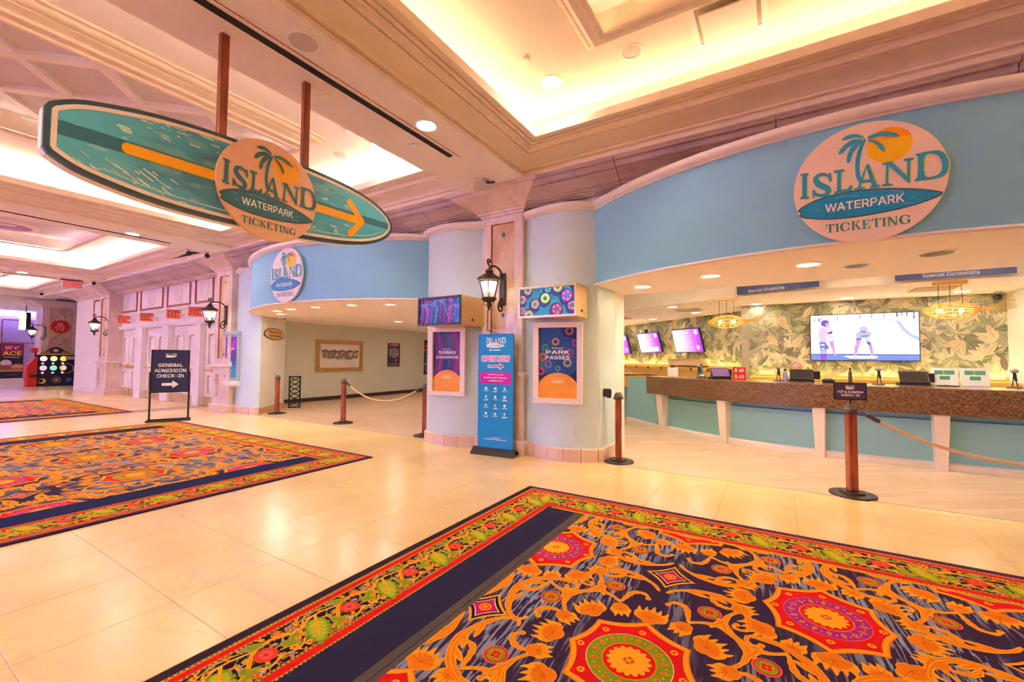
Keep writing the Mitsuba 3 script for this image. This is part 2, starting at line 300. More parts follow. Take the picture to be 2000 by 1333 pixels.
# black slots along the beams
for k, (x, w) in enumerate([(-3.39, .035), (-11.34, .03), (-19.75, .03)]):
    single(key := thing('linear_air_slot', ['long black air slot along the beam above the surfboard', 'thin black air slot along the second beam behind the surfboard', 'thin dark air slot along the beam by the red hanging sign'][k], 'air slot'), bx(x - w, x + w, -5, 4.03, ZB - .006, ZB - .0005), SLOT)
    if k == 0: part(key, 'edge_line', bx(x + .085, x + .092, -5, 4.1, ZB - .004, ZB - .0005), DARKRED)

# ================================================================== other walls (behind and beside the camera)
for nm, m in (('wall_front', bx(-48, 9, -9.2, -9, 0, 4)), ('wall_right', bx(9, 9.2, -9, 18, 0, 4)), ('wall_left', bx(-48.2, -48, -9, 14, 0, 4))):
    k = struct(nm, 'plain cream wall'); single(k, m, CREAM)
nk = thing('neon_tube', 'unseen purple tube added for the violet tint, far side of the hall', 'light tube')
part(nk, 'tube', tube([(-30, -8.6, 3.4), (-6.0, -8.6, 3.4)], .06, 8), DARKE, emit=lamp(PURPLE, PURPLE_LEVEL, 2))  # added lamp out of view, tints the hall purple

# ================================================================== the storefront wall
WB = struct('wall_back', 'storefront wall with curved blue fascias, pale curved columns and stone cornice')
YW = 5.45
part(WB, 'upper_wall', bx(-12, 5.2, YW + .06, YW + .16, 3.5, 3.9), CREAM)
CORN = [(0, 3.60), (.035, 3.60), (.033, 3.625), (.05, 3.627), (.051, 3.618), (.08, 3.62), (.078, 3.645), (.093, 3.647), (.094, 3.64), (.12, 3.65), (.118, 3.675), (.132, 3.677), (.133, 3.67), (.165, 3.69), (.20, 3.72), (.25, 3.745), (.30, 3.762), (.298, 3.785), (.315, 3.787), (.316, 3.775), (.34, 3.79), (.352, 3.82), (.36, 3.845), (.375, 3.846), (.376, 3.838), (.41, 3.84), (.41, 3.885), (0, 3.885)]
xs = [-11.3, -9.9, -8.25, -6.57, -4.913, -3.85]; xs2 = [-3.2, -1.68, .02, 1.718, 3.4, 5.2]
for L in (xs, xs2):
    for a, b in zip(L[:-1], L[1:]):
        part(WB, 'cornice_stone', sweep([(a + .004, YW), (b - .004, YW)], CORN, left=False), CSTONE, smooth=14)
xs3 = [-20.0, -18.6, -17.0, -15.4, -13.8, -12.4]
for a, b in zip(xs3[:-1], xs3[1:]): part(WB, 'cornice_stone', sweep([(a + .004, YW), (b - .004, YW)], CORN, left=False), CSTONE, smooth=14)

COPE = [(0, 3.46), (.02, 3.46), (.03, 3.475), (.055, 3.48), (.075, 3.50), (.085, 3.53), (.075, 3.56), (.05, 3.575), (.0, 3.58)]
def along(path, step):
    p = np.asarray(path, float); s = np.r_[0, np.cumsum(np.linalg.norm(np.diff(p, axis=0), axis=1))]
    n = max(1, int(round(s[-1] / step))); cut = np.linspace(0, s[-1], n + 1); out = []
    for a, b in zip(cut[:-1], cut[1:]):
        q = np.linspace(a + .002, b - .002, 4); out.append(np.stack([np.interp(q, s, p[:, 0]), np.interp(q, s, p[:, 1])], 1))
    return out
def curved_column(pts, side_end, far_first):
    "pale rounded pier: plan curve from left to right, with a return wall at one end"
    c = spline(pts, 26); path = np.vstack([side_end, c]) if far_first else np.vstack([c, side_end])
    part(WB, 'curved_column', sweep(path, [(0, .17), (0, 3.47)], left=False, caps=False), PALE, smooth=50)
    part(WB, 'column_coping', sweep(c, COPE, left=False), WHITEP, smooth=40)
    poly = np.vstack([c, [(c[-1][0], YW + .08), (c[0][0], YW + .08)]]); g = Polygon(poly).buffer(0)
    part(WB, 'column_cap', prism(g, 3.54, 3.575), WHITEP)
    for k, seg in enumerate(along(path, .235)):
        part(WB, 'base_tile', sweep(seg, [(0, 0), (.035, 0), (.035, .165), (.025, .18), (0, .18)], left=False), (TILEB, TILEB2, TILEB)[(k * 7 + len(pts)) % 3])
R0 = [(-3.176, 5.52), (-2.979, 5.46), (-2.718, 5.412), (-2.471, 5.43), (-2.287, 5.50), (-2.176, 5.575), (-2.075, 5.655)]
L0 = [(-5.046, 5.453), (-4.94, 5.40), (-4.801, 5.366), (-4.522, 5.345), (-4.314, 5.390), (-4.1, 5.47), (-3.88, 5.56)]
F0 = [(-11.95, 5.71), (-11.55, 5.56), (-11.15, 5.512), (-10.95, 5.54), (-10.805, 5.60), (-10.70, 5.67)]
curved_column(R0, [(-2.045, 6.3)], False)
curved_column(L0, [(-5.06, 6.3)], True)
curved_column(F0, [(-10.68, 5.70)], False)
# return walls of the two bays
part(WB, 'bay_return', bx(-2.6, -2.045, 6.2, 6.65, 0, 2.42), WHITEP)
part(WB, 'bay_return', bx(-5.06, -4.6, 6.2, 6.65, 0, 2.42), WHITEP)
q = np.array([(-10.69, 5.70), (-11.56, 6.82)]); part(WB, 'bay_return', sweep(q, [(0, 0), (0, 2.42)], left=False, caps=False), CREAM)
part(WB, 'return_base', sweep(q, [(0, 0), (.03, 0), (.03, .15), (0, .16)], left=False), BROWNST)
part(WB, 'bay_return', sweep([(-11.56, 6.82), (-12.5, 7.25)], [(0, 0), (0, 2.5)], left=False, caps=False), SAGE)

def fascia(cx, rear, half=2.86):
    R, y0 = 4.66, 4.66; a = math.asin(half / R); t = np.linspace(-a, a, 44); path = np.stack([cx + R * np.sin(t), y0 + R - R * np.cos(t)], 1)
    part(WB, 'fascia', sweep(path, [(0, 2.43), (0, 3.47)], left=False, caps=False), BLUE, smooth=50, label='curved light blue fascia')
    part(WB, 'fascia_coping', sweep(path, COPE, left=False), WHITEP, smooth=40)
    part(WB, 'fascia_bead', sweep(path, [(-.02, 2.40), (.012, 2.40), (.025, 2.408), (.028, 2.42), (.018, 2.435), (0, 2.44)], left=False), WHITEP, smooth=60)
    g = Polygon(np.vstack([path, [(path[-1][0], YW + .05), (path[0][0], YW + .05)]])).buffer(0)
    part(WB, 'fascia_cap', prism(g, 3.54, 3.57), WHITEP)
    g = Polygon(np.vstack([path, [(path[-1][0] + .1, rear), (path[0][0] - .1, rear)]])).buffer(0)
    part(WB, 'bay_soffit', prism(g, 2.40, 2.44), CEIL)
    return path
FR = fascia(.72, 6.6); FLp = fascia(-8.05, 6.4)
# pilasters of stone with inset marble panels
CAP = [(0, 3.56), (.025, 3.56), (.03, 3.595), (.06, 3.60), (.065, 3.63), (.09, 3.64), (.13, 3.68), (.19, 3.725), (.27, 3.76), (.34, 3.80), (.365, 3.84), (.43, 3.848), (.43, 3.89), (0, 3.89)]
def ring_slab(x0, x1, z0, z1, b, y, d, bot=None):
    g = sbox(x0, z0, x1, z1).difference(sbox(x0 + b, z0 + (bot or b), x1 - b, z1 - b)); return frame_map(prism(g, 0, d), (0, y + d, 0), (1, 0, 0), (0, 0, 1), (0, -1, 0))
def pilaster(cx, yf=5.42, w=.72, depth=.45):
    P = struct('pillar', 'stone pilaster with inset marble panel and flared capital'); x0, x1 = cx - w / 2, cx + w / 2
    part(P, 'shaft', bx(x0 + .01, x1 - .01, yf + .05, yf + depth, 0, 3.88), STONE)
    part(P, 'shaft_frame', ring_slab(x0, x1, 1.2, 3.6, .15, yf, .055), STONE)
    part(P, 'panel', bx(x0 + .15, x1 - .15, yf + .035, yf + .06, 1.3, 3.47), PANELM)
    part(P, 'panel_edge', ring_slab(x0 + .14, x1 - .14, 1.34, 3.46, .014, yf + .012, .03), DARKRED)
    part(P, 'pedestal', ring_slab(x0 - .02, x1 + .02, .2, 1.12, .17, yf - .02, .08), STONE)
    part(P, 'pedestal_panel', cat(bx(x0 + .1, x1 - .1, yf + .03, yf + .06, .3, 1.0), ring_slab(x0 + .15, x1 - .15, .37, .95, .02, yf + .01, .025), bx(x0 + .23, x1 - .23, yf + .012, yf + .05, .45, .87)), STONE)
    U = [(x0 - .02, yf + depth), (x0 - .02, yf - .02), (x1 + .02, yf - .02), (x1 + .02, yf + depth)]
    part(P, 'belt_molding', sweep(U, [(0, 1.10), (.015, 1.10), (.02, 1.125), (.045, 1.14), (.045, 1.165), (.02, 1.18), (-.02, 1.20)], left=False), STONE, smooth=25)
    part(P, 'plinth', sweep(U, [(0, 0), (.05, 0), (.05, .17), (.03, .2), (-.02, .21)], left=False), TILEB)
    part(P, 'capital', sweep([(x0, yf + depth), (x0, yf), (x1, yf), (x1, yf + depth)], CAP, left=False), STONE, smooth=25)
    for k, z in enumerate((3.28, 2.98, 2.66, 2.35, 2.05, 1.72, 1.45)):
        g = disc(.035, 4, c=(cx, z)); part(P, 'inlay', frame_map(prism(g, 0, .006), (0, yf + .036, 0), (1, 0, 0), (0, 0, 1), (0, -1, 0)), (mat('inlay_blue', (.07, .12, .35), .2), mat('inlay_light', (.85, .74, .6), .2), 'mat_inlay_blue', mat('inlay_rust', (.4, .14, .05), .2))[k % 4] if 'mat_inlay_rust' not in scene else ('mat_inlay_blue', 'mat_inlay_light', 'mat_inlay_blue', 'mat_inlay_rust')[k % 4])
    return P
pilaster(-3.53); pilaster(-11.95, w=.80); pilaster(-20.55, w=.95)

# ================================================================== the entrance doors beyond the second pilaster
DW, DY = struct('wall_doors', 'panelled white entrance wall with arched doors'), 5.80
part(DW, 'back_panel', cat(bx(-20.4, -12.3, DY, DY + .1, 2.33, 3.95), bx(-20.4, -12.3, DY + .12, DY + .16, 0, 2.4)), DOORP)
part(DW, 'cornice_return', bx(-20.4, -12.3, YW - .02, DY + .1, 3.6, 3.9), STONE)
DX = [(-20.2, -18.47), (-17.95, -16.37), (-15.92, -14.2), (-13.84, -12.3)]
for a, b in zip([-20.7] + [d[1] for d in DX[:3]], [d[0] for d in DX]): part(DW, 'door_post', bbx(a, b, DY - .12, DY + .14, 0, 2.36, .015), DOORP)
part(DW, 'door_head', sweep([(-20.5, DY), (-12.3, DY)], [(0, 2.32), (.07, 2.32), (.08, 2.36), (.11, 2.38), (.11, 2.42), (0, 2.44)], left=False), DOORP)
part(DW, 'shelf_molding', sweep([(-20.5, DY), (-12.3, DY)], [(0, 2.80), (.03, 2.80), (.05, 2.83), (.05, 2.86), (0, 2.87)], left=False), DOORP)
PX = [(-20.75, -18.75), (-18.45, -16.65), (-16.35, -14.75), (-14.45, -13.35)]
for a, b in PX:
    part(DW, 'transom_trim', frame_map(prism(sbox(a, 2.92, b, 3.66).difference(sbox(a + .05, 2.98, b - .05, 3.60)), 0, .03), (0, DY, 0), (1, 0, 0), (0, 0, 1), (0, -1, 0)), DARKRED)
    cx = (a + b) / 2
    part(DW, 'transom_ornament', frame_map(cat(prism(disc(.25, 28, c=(cx, 3.29)).difference(disc(.235, 28, c=(cx, 3.29))), 0, .015), prism(disc(.12, 24, c=(cx, 3.29)).difference(disc(.108, 24, c=(cx, 3.29))), 0, .015)), (0, DY, 0), (1, 0, 0), (0, 0, 1), (0, -1, 0)), MOLD)
def arched(x0, x1, z0, z1, n=12):
    r = (x1 - x0) / 2; t = np.linspace(0, np.pi, n); sh = .10
    return Polygon([(x0, z0), (x1, z0)] + [((x0 + x1) / 2 + r * math.cos(a), z1 - sh + sh * 1.6 * math.sin(a) * .62) for a in t])
for k, (a, b) in enumerate(DX):
    D = struct('door_%d' % (k + 1), 'pair of white arched panel doors with brass push bars'); m = (a + b) / 2
    for q, (u, v) in enumerate(((a + .01, m - .006), (m + .006, b - .01))):
        w = v - u; up = arched(u + .2 * w, v - .2 * w, 1.15, 2.05); lo = sbox(u + .2 * w, .32, v - .2 * w, .86)
        fr = sbox(u, .02, v, 2.32).difference(up).difference(lo)
        part(D, 'leaf', frame_map(prism(fr, 0, .06), (0, DY + .11, 0), (1, 0, 0), (0, 0, 1), (0, -1, 0)), DOORP)
        part(D, 'leaf_panel', frame_map(cat(prism(up.buffer(-.05), 0, .035), prism(lo.buffer(-.05), 0, .035), prism(sbox(u, .02, v, 2.32), -.02, 0)), (0, DY + .11, 0), (1, 0, 0), (0, 0, 1), (0, -1, 0)), DOORP)
        rg = lambda g: g.buffer(.035).difference(g.buffer(-.012))
        part(D, 'arch_trim', frame_map(cat(prism(rg(up), 0, .022), prism(rg(lo), 0, .022)), (0, DY + .05, 0), (1, 0, 0), (0, 0, 1), (0, -1, 0)), MOLD)
        part(D, 'kick_plate', bx(u + .03, v - .03, DY + .03, DY + .04, .04, .27), BRASSK)
        part(D, 'push_bar', cat(tube([(u + .06, DY - .02, 1.02), (v - .06, DY - .02, 1.02)], .028, 8), bx(v - .2, v - .05, DY - .03, DY + .05, .96, 1.08) if q == 0 else bx(u + .05, u + .2, DY - .03, DY + .05, .96, 1.08)), GOLD)
# wall end beyond the last pilaster
part(DW, 'end_wall', cat(bx(-24.2, -20.9, 5.55, 6.2, 0, 3.9)), CREAM)
part(DW, 'end_trim', frame_map(prism(sbox(-22.15, 2.3, -21.35, 3.5).difference(sbox(-22.08, 2.36, -21.42, 3.43)), 0, .02), (0, 5.55, 0), (1, 0, 0), (0, 0, 1), (0, -1, 0)), DARKRED)
part(DW, 'end_cornice', sweep([(-24.2, 6.2), (-24.2, 5.55), (-20.9, 5.55)], CAP, left=False), STONE, smooth=25)

# ================================================================== the ticket bay behind the large fascia
WT = struct('wall_ticket_bay', 'ticket bay walls covered in leaf wallpaper')
YT = 10.42; w0, w1 = np.array([-.64, 11.4]), np.array([-5.5, 15.73]); dw = unit(w1 - w0)
PAPER = mat('paper_ground', (.36, .30, .20), .65)
part(WT, 'paper_panel', bx(-.52, 3.26, YT, YT + .12, 0, 2.56), PAPER)
part(WT, 'paper_panel', sweep([tuple(w1), tuple(w0)], [(0, 0), (0, 2.6)], left=False, caps=False), PAPER)
part(WT, 'corner_return', bx(-.66, -.52, YT, 11.5, 0, 2.6), PAPER)
part(WT, 'side_wall', bx(3.26, 3.36, 6.3, 10.6, 0, 2.6), mat('side_wall_pale', (.74, .75, .66), .6))
part(WT, 'left_wall', bx(-5.2, -5.1, 6.6, 16, 0, 2.6), CREAM)
BK = spline([(-5.1, 11.3), (-3.3, 10.2), (-1.26, 9.1), (-.3, 8.72), (.585, 8.5), (1.46, 8.44), (2.4, 8.46), (3.26, 8.55)], 40)
part(WT, 'bulkhead', sweep(BK, [(0, 2.55), (0, 3.25)], left=False, caps=False), mat('bulkhead_paint', (.78, .68, .52), .7), smooth=40)
part(WT, 'inner_ceiling', prism(Polygon(np.vstack([BK, [(3.3, 16), (-5.2, 16)]])).buffer(0), 2.55, 2.58), CEIL)
part(WT, 'upper_ceiling', bx(-5.2, 3.4, 6.4, 11.5, 3.22, 3.26), CEIL)
part(WT, 'soffit_edge', bx(-5.2, 3.7, 6.58, 6.62, 2.40, 3.25), CEIL)
# left bay interior
WL = struct('wall_lobby', 'plain pale green side wall of the smaller bay'); part(WL, 'side_wall', bx(-12.62, -12.5, 7.2, 14.5, 0, 2.5), SAGE); part(WL, 'end_wall', bx(-12.6, -5.1, 14.4, 14.5, 0, 2.5), SAGE)
part(WL, 'lobby_ceiling', bx(-12.7, -4.6, 6.38, 14.5, 2.455, 2.49), CEIL); part(WL, 'lobby_ceiling_step', bx(-12.7, -4.6, 6.36, 6.40, 2.40, 2.49), CEIL)
part(WL, 'partition', bx(-5.1, -5.0, 6.6, 14.5, 0, 2.5), CREAM)
k = struct('baseboard_lobby', 'dark brown baseboard'); single(k, bx(-12.5, -12.48, 7.2, 14.4, 0, .12), BASEB)
# ================================================================== downlights
def downlight(x, y, z, r, label, rgbc=PEACH, s=1.0, group=None, on=True, weight=.4):
    t = thing('downlight', label, 'ceiling light', group)
    part(t, 'trim_ring', lathe([(r, 0), (r + .004, -.008), (r + .022, -.008), (r + .026, 0)], (x, y, z), 28), WHITE)
    if on:
        a = np.linspace(0, 2 * np.pi, 24, endpoint=False); v = np.vstack([[[x, y, z - .003]], np.stack([x + r * np.cos(a), y + r * np.sin(a), a * 0 + z - .003], 1)])
        part(t, 'lens', tm(v, [[0, 1 + (i + 1) % 24, 1 + i] for i in range(24)]), DARKE, emit=lamp(rgbc, DOWN * s, weight))
    else: part(t, 'reflector', lathe([(r, -.002), (r * .55, -.006), (.01, -.006)], (x, y, z), 28), STEELDK)
WH = (1.0, .90, .76)
downlight(-3.16, 3.345, ZB, .10, 'lit round downlight on the beam above the middle pilaster', WH)
downlight(-2.18, 4.365, ZC, .105, 'lit round downlight in the glowing ceiling over the ticket counter fascia', WH)
downlight(-5.02, 4.31, ZC, .10, 'small lit downlight beyond the beam behind the surfboard', WH)
downlight(-11.14, 3.32, ZB, .10, 'lit downlight on the second beam behind the surfboard', WH)
downlight(-19.3, 3.2, ZB, .10, 'lit downlight on the far beam near the hanging exit sign', WH)
for x, y, n in ((-1.57, 5.97, 'lit downlight in the big bay soffit beside the pale column'), (-.67, 5.59, 'lit downlight in the big bay soffit, second from the pale column'), (.285, 5.42, 'lit downlight in the big bay soffit under the round sign')):
    downlight(x, y, 2.40, .10, n, WARM, .9)
downlight(.72, 5.735, 2.40, .10, 'unlit dark recessed fixture in the big bay soffit', on=False); downlight(1.271, 5.44, 2.40, .12, 'larger unlit recessed fixture in the big bay soffit near the frame edge', on=False)
for x, y, n in ((2.597, 9.866, 'lit downlight in front of the wallpaper behind the larger wicker pendant'), (-.354, 10.151, 'lit downlight at the wallpaper corner beyond the smaller wicker pendant'), (1.102, 9.93, 'lit downlight above the large television'), (-1.96, 9.88, 'lit downlight by the square ceiling vent behind the pale column'), (-1.70, 11.35, 'lit downlight over the nearest purple menu screen'), (-3.056, 12.68, 'lit downlight over the middle purple menu screen'), (-4.46, 14.07, 'lit downlight over the farthest purple menu screen')):
    downlight(x, y, 2.55, .09, n, WH, .9)
for i, (x, y, n) in enumerate(((-9.9, 5.72, 'first small downlight in the lobby soffit from the pale far column'), (-9.31, 5.30, 'second small downlight in the lobby soffit from the pale far column'), (-8.68, 5.23, 'third small downlight along the lobby soffit edge, under the small oval sign'), (-7.89, 5.26, 'fourth downlight along the lobby soffit edge'), (-6.94, 5.39, 'fifth downlight along the lobby soffit edge'), (-6.22, 5.69, 'sixth downlight in the lobby soffit, nearest the striped screen'))):
    downlight(x, y, 2.40, .08, n, WH, .8)
for x, y in ((-9.5, 9.0), (-7.5, 9.0), (-9.5, 12.0), (-7.5, 12.0)): downlight(x, y, 2.455, .09, 'added unseen downlight in the lobby ceiling behind the soffit', WH, 1.0, 'added lobby ceiling downlights')  # unseen lamps added to light the lobby
for x, y in ((-30.0, 2.5), (-34.0, 2.5), (-33, 8)): downlight(x, y, 4.0, .12, 'added unseen far downlight beyond the doors', PINK, 1.0, 'added far hall downlights')  # added lamps out of view, lighting the far hall
pw = thing('purple_wash_light', 'purple wash light on the far hall ceiling', 'wall light')
part(pw, 'tube', tube([(-38.3, 4.0, 3.93), (-38.3, 9.2, 3.93)], .06, 8), DARKE, emit=lamp(PURPLE, PURPLE_LEVEL * .6, 1))

for k, (x0, x1, f0, f1, fy, col, lv) in enumerate(COFFERS[:3]):  # further downlights added by symmetry to brighten the hall
    for y in (-.2, -4.2):
        for x in (x0 + .75, x1 - .75): downlight(x, y, ZC, .105, 'added unseen downlight in a hall coffer behind the viewpoint', WH, 1.0, 'added hall coffer downlights')
    if k: downlight(x0 + .75, 4.3, ZC, .105, ('', 'added lit downlight in the far corner of the coffer over the surfboard', 'added lit downlight in the coffer over the white doors')[k], WH)
downlight(3.75, 4.365, ZC, .105, 'added unseen downlight past the frame over the ticket counter fascia', WH)
for x in (-3.16, -11.0, -19.3):  # more unseen downlights added as fill
    for y in (.1, -3.2): downlight(x, y, ZB, .10, 'added unseen downlight on a hall beam behind the viewpoint', WH, 1.0, 'added hall beam downlights')
for x, y in ((-3.0, 8.0), (-1.0, 7.3), (.9, 7.1), (2.6, 7.1)): downlight(x, y, 3.22, .12, 'added hidden downlight in the raised ceiling over the ticket counter', WH, 1.2, 'added raised ceiling downlights')  # unseen lamps added to brighten the ticket bay
# ================================================================== patterned carpets
OR, OR2, ORD = (.84, .32, .013), (.70, .18, .008), (.50, .09, .005)
YE, GRN, GRD, RED, MAG, PUR = (.84, .38, .02), (.20, .26, .010), (.14, .19, .01), (.62, .010, .012), (.42, .015, .14), (.33, .02, .22)
PK, LIL, BLK, BLU, CRM = (.72, .12, .10), (.34, .27, .33), (.012, .008, .018), (.06, .09, .13), (.86, .58, .22)
def mirror(pts, sx, sy): return [(x * sx, y * sy) for x, y in pts]
def palmette(n=7, r=.115, spread=155):
    gs = [disc(.045, 14, c=(0, .012))]
    for k in range(n):
        a = math.radians(90 - spread / 2 + spread * k / (n - 1)); L = r * (1.12 if 0 < k < n - 1 else 1.05) * (1 + .10 * (k % 2))
        t = np.linspace(0, 1, 12); w = .0195 * np.clip(np.sin(np.pi * np.clip(t * .92 + .08, 0, 1)), 0, 1) ** .8 * (1 - .35 * (t > .7))
        bend = (.75 if k == 0 else -.75 if k == n - 1 else .22 * ((n - 1) / 2 - k))
        ang = a + bend * t ** 2 * 2; x = np.cumsum(np.cos(ang)) * L / 12; y = np.cumsum(np.sin(ang)) * L / 12
        gs.append(ribbon(np.stack([x, y], 1), w))
    veins = [LineString([(0, .02), (.72 * r * math.cos(a), .8 * r * math.sin(a))]).buffer(.0016) for a in np.radians(np.linspace(90 - spread / 2 + 14, 90 + spread / 2 - 14, n - 1))]
    return unary_union(gs).buffer(.002), veins
def rot_to(g, ang, at): return affinity.translate(affinity.rotate(g, ang - 90, origin=(0, 0)), *at)
class Motif:
    "polygons with colours and layers, triangulated once, stamped many times, clipped at the field's edge"
    def __init__(s): s.items = []
    def add(s, g, c, layer=0):
        for q in geoms(g if hasattr(g, 'geom_type') else Polygon(g).buffer(0)): s.items.append((q, *tri(q), c, layer, q.bounds))
    def stamp(s, pr, at, clip, sx=1, sy=1, swap=None):
        X0, Y0_, X1, Y1_ = clip.bounds; cb = sbox(*clip.bounds)
        for q, v, f, c, layer, b in s.items:
            c = swap.get(c, c) if swap else c
            bx0, bx1 = sorted((b[0] * sx + at[0], b[2] * sx + at[0])); by0, by1 = sorted((b[1] * sy + at[1], b[3] * sy + at[1]))
            if bx1 < X0 or bx0 > X1 or by1 < Y0_ or by0 > Y1_: continue
            if bx0 >= X0 and bx1 <= X1 and by0 >= Y0_ and by1 <= Y1_: pr.add(v * np.array([sx, sy]) + np.array(at), f, c, layer)
            else: pr.poly(affinity.translate(affinity.scale(q, sx, sy, origin=(0, 0)), *at).intersection(cb), c, layer)
def scroll(mo, pts, w0=.008, w1=.03, tip=True, leaf=0):
    p = spline(pts, 34); t = np.linspace(0, 1, 34); w = w0 + (w1 - w0) * np.sin(np.pi * np.clip(t * .9 + .05, 0, 1)) ** 1.2
    w = w * (1 + .13 * np.sin(t * 34)); mo.add(ribbon(p, w), OR, 2); mo.add(ribbon(p[2:-2], np.maximum(w[2:-2] - .008, .002)), OR2, 3)
    mo.add(ribbon(p[4:-4], np.maximum(w[4:-4] * .16, .0012)), OR, 4)
    if tip:
        d = p[-1] - p[-3]; d /= np.linalg.norm(d); mo.add(disc(.017, 14, c=tuple(p[-1])), OR, 2); mo.add(disc(.010, 10, c=tuple(p[-1])), OR2, 3)
    tn = np.gradient(p, axis=0); tn /= np.linalg.norm(tn, axis=1, keepdims=True)
    for k, i in enumerate(leaf if isinstance(leaf, (list, tuple)) else []):
        i, side = i; n = np.array([-tn[i][1], tn[i][0]]) * side; q = [p[i] - tn[i] * .03, p[i] + n * .035 + tn[i] * .03, p[i] + n * .07 + tn[i] * .085]
        lf = spline(np.array([q[0], (q[0] + q[1]) / 2 + tn[i] * .004, q[1], q[2]]), 12); mo.add(ribbon(lf, .019 * np.sin(np.pi * np.linspace(.12, .98, 12)) ** .6), OR, 2); mo.add(ribbon(lf[1:-2], .007 * np.sin(np.pi * np.linspace(.12, .98, 9)) ** .6), OR2, 3)
def medallion_motif(big):
    mo = Motif(); tips = []
    for k in range(8):
        a = math.radians(45 * k); r = (.345 if k in (2, 6) else .30 if k in (0, 4) else .328); tips.append((r * math.cos(a), r * math.sin(a)))
    def star(s):
        out = []
        for k in range(8):
            A, B = np.array(tips[k]) * s, np.array(tips[(k + 1) % 8]) * s; M = (A + B) / 2 * .86
            for t in np.linspace(0, 1, 7)[:-1]: out.append((1 - t) ** 2 * A + 2 * t * (1 - t) * M + t * t * B)
        return Polygon(out)
    mo.add(star(1.0), OR2, 2); mo.add(star(.97), OR, 3); mo.add(star(.885), RED, 4)
    for k in range(8):
        a = math.radians(45 * k); c = (.236 * math.cos(a), .236 * math.sin(a)); mo.add(rot_to(disc(.020, 6), math.degrees(a), c), OR, 5); mo.add(disc(.008, 6, c=c), RED, 6)
        a += math.radians(22.5); mo.add(disc(.010, 6, c=(.212 * math.cos(a), .212 * math.sin(a))), MAG, 5)
    mo.add(disc(.196, 56), CRM, 5); mo.add(disc(.192, 56), GRN, 6)
    for k in range(16):
        a = 2 * np.pi * k / 16; g = Polygon([(0, -.018), (.013, 0), (0, .03), (-.013, 0)]); c = (.155 * math.cos(a), .155 * math.sin(a))
        mo.add(rot_to(g, math.degrees(a), c), OR2, 7); mo.add(disc(.0045, 6, c=c), (.22, .02, .03), 8); a += np.pi / 16; mo.add(disc(.0055, 6, c=(.163 * math.cos(a), .163 * math.sin(a))), YE, 7)
    mo.add(disc(.124, 48), OR2, 7); mo.add(disc(.117, 48), RED, 8)
    t = np.linspace(0, 2 * np.pi, 180, endpoint=False); r = .082 + .020 * np.abs(np.sin(t * 8)) ; mo.add(Polygon(np.stack([r * np.cos(t), r * np.sin(t)], 1)), YE, 9)
    for k in range(8): a = 2 * np.pi * k / 8; mo.add(disc(.009, 8, c=(.018 * math.cos(a), .018 * math.sin(a))), (.5, .05, .03) if k % 2 == 0 else OR2, 10)
    pg, pv = palmette(); pg2, pv2 = palmette(5, .085, 110)
    for k in range(8):
        a = 45 * k; r = .362 if k % 2 == 0 else .385; c = (r * math.cos(math.radians(a)), r * math.sin(math.radians(a)))
        mo.add(rot_to(pg, a, c), OR, 2); mo.add(rot_to(pg.intersection(disc(.075, 16, c=(0, .01))).buffer(-.004), a, c), OR2, 3)
        for v in pv: mo.add(rot_to(v, a, c), ORD, 4)
        a = 45 * k + 22.5; c = (.445 * math.cos(math.radians(a)), .445 * math.sin(math.radians(a)))
        mo.add(rot_to(pg2, a + 180, c), OR, 2); mo.add(rot_to(pg2.intersection(disc(.05, 14)).buffer(-.004), a + 180, c), OR2, 3)
        for v in pv2: mo.add(rot_to(v, a + 180, c), ORD, 4)
    S1 = [(-.56, .049), (-.586, .007), (-.642, .014), (-.702, .076), (-.741, .157), (-.764, .268), (-.747, .358), (-.703, .425), (-.647, .474), (-.566, .508), (-.50, .507), (-.462, .50), (-.45, .455), (-.49, .425), (-.515, .45)]
    S2 = [(-.02, .69), (-.06, .745), (-.126, .788), (-.237, .823), (-.34, .805), (-.416, .741), (-.453, .655), (-.462, .575), (-.43, .53), (-.385, .54), (-.40, .57)]
    AR = [(-.40, .19), (-.455, .29), (-.450, .38), (-.40, .452), (-.32, .502), (-.24, .49), (-.18, .45)]
    HK = [(-.42, .18), (-.47, .19), (-.525, .165), (-.545, .115), (-.515, .085)]; HK2 = [(-.18, .46), (-.165, .54), (-.13, .605), (-.075, .605), (-.055, .57)]
    for sx in (1, -1):
        for sy in (1, -1):
            if big: scroll(mo, mirror(S1, sx, sy), .007, .025, leaf=[(9, -sx * sy), (13, -sx * sy), (17, -sx * sy)]); scroll(mo, mirror(S2, sx, sy), .007, .024, leaf=[(7, sx * sy), (12, sx * sy)])
            scroll(mo, mirror(AR, sx, sy), .008, .019, False, leaf=[(10, sx * sy), (22, sx * sy)]); scroll(mo, mirror(HK, sx, sy), .007, .018); scroll(mo, mirror(HK2, sx, sy), .007, .018)
    return mo
def round_motif():
    mo = Motif(); mo.add(disc(.062, 28), PK, 2); mo.add(disc(.055, 28), RED, 3); mo.add(disc(.046, 26), GRN, 4)
    for k in range(4): a = math.pi / 4 + k * math.pi / 2; mo.add(disc(.012, 10, c=(.016 * math.cos(a), .016 * math.sin(a))), RED, 6); mo.add(disc(.015, 10, c=(.017 * math.cos(a), .017 * math.sin(a))), OR, 5)
    return mo
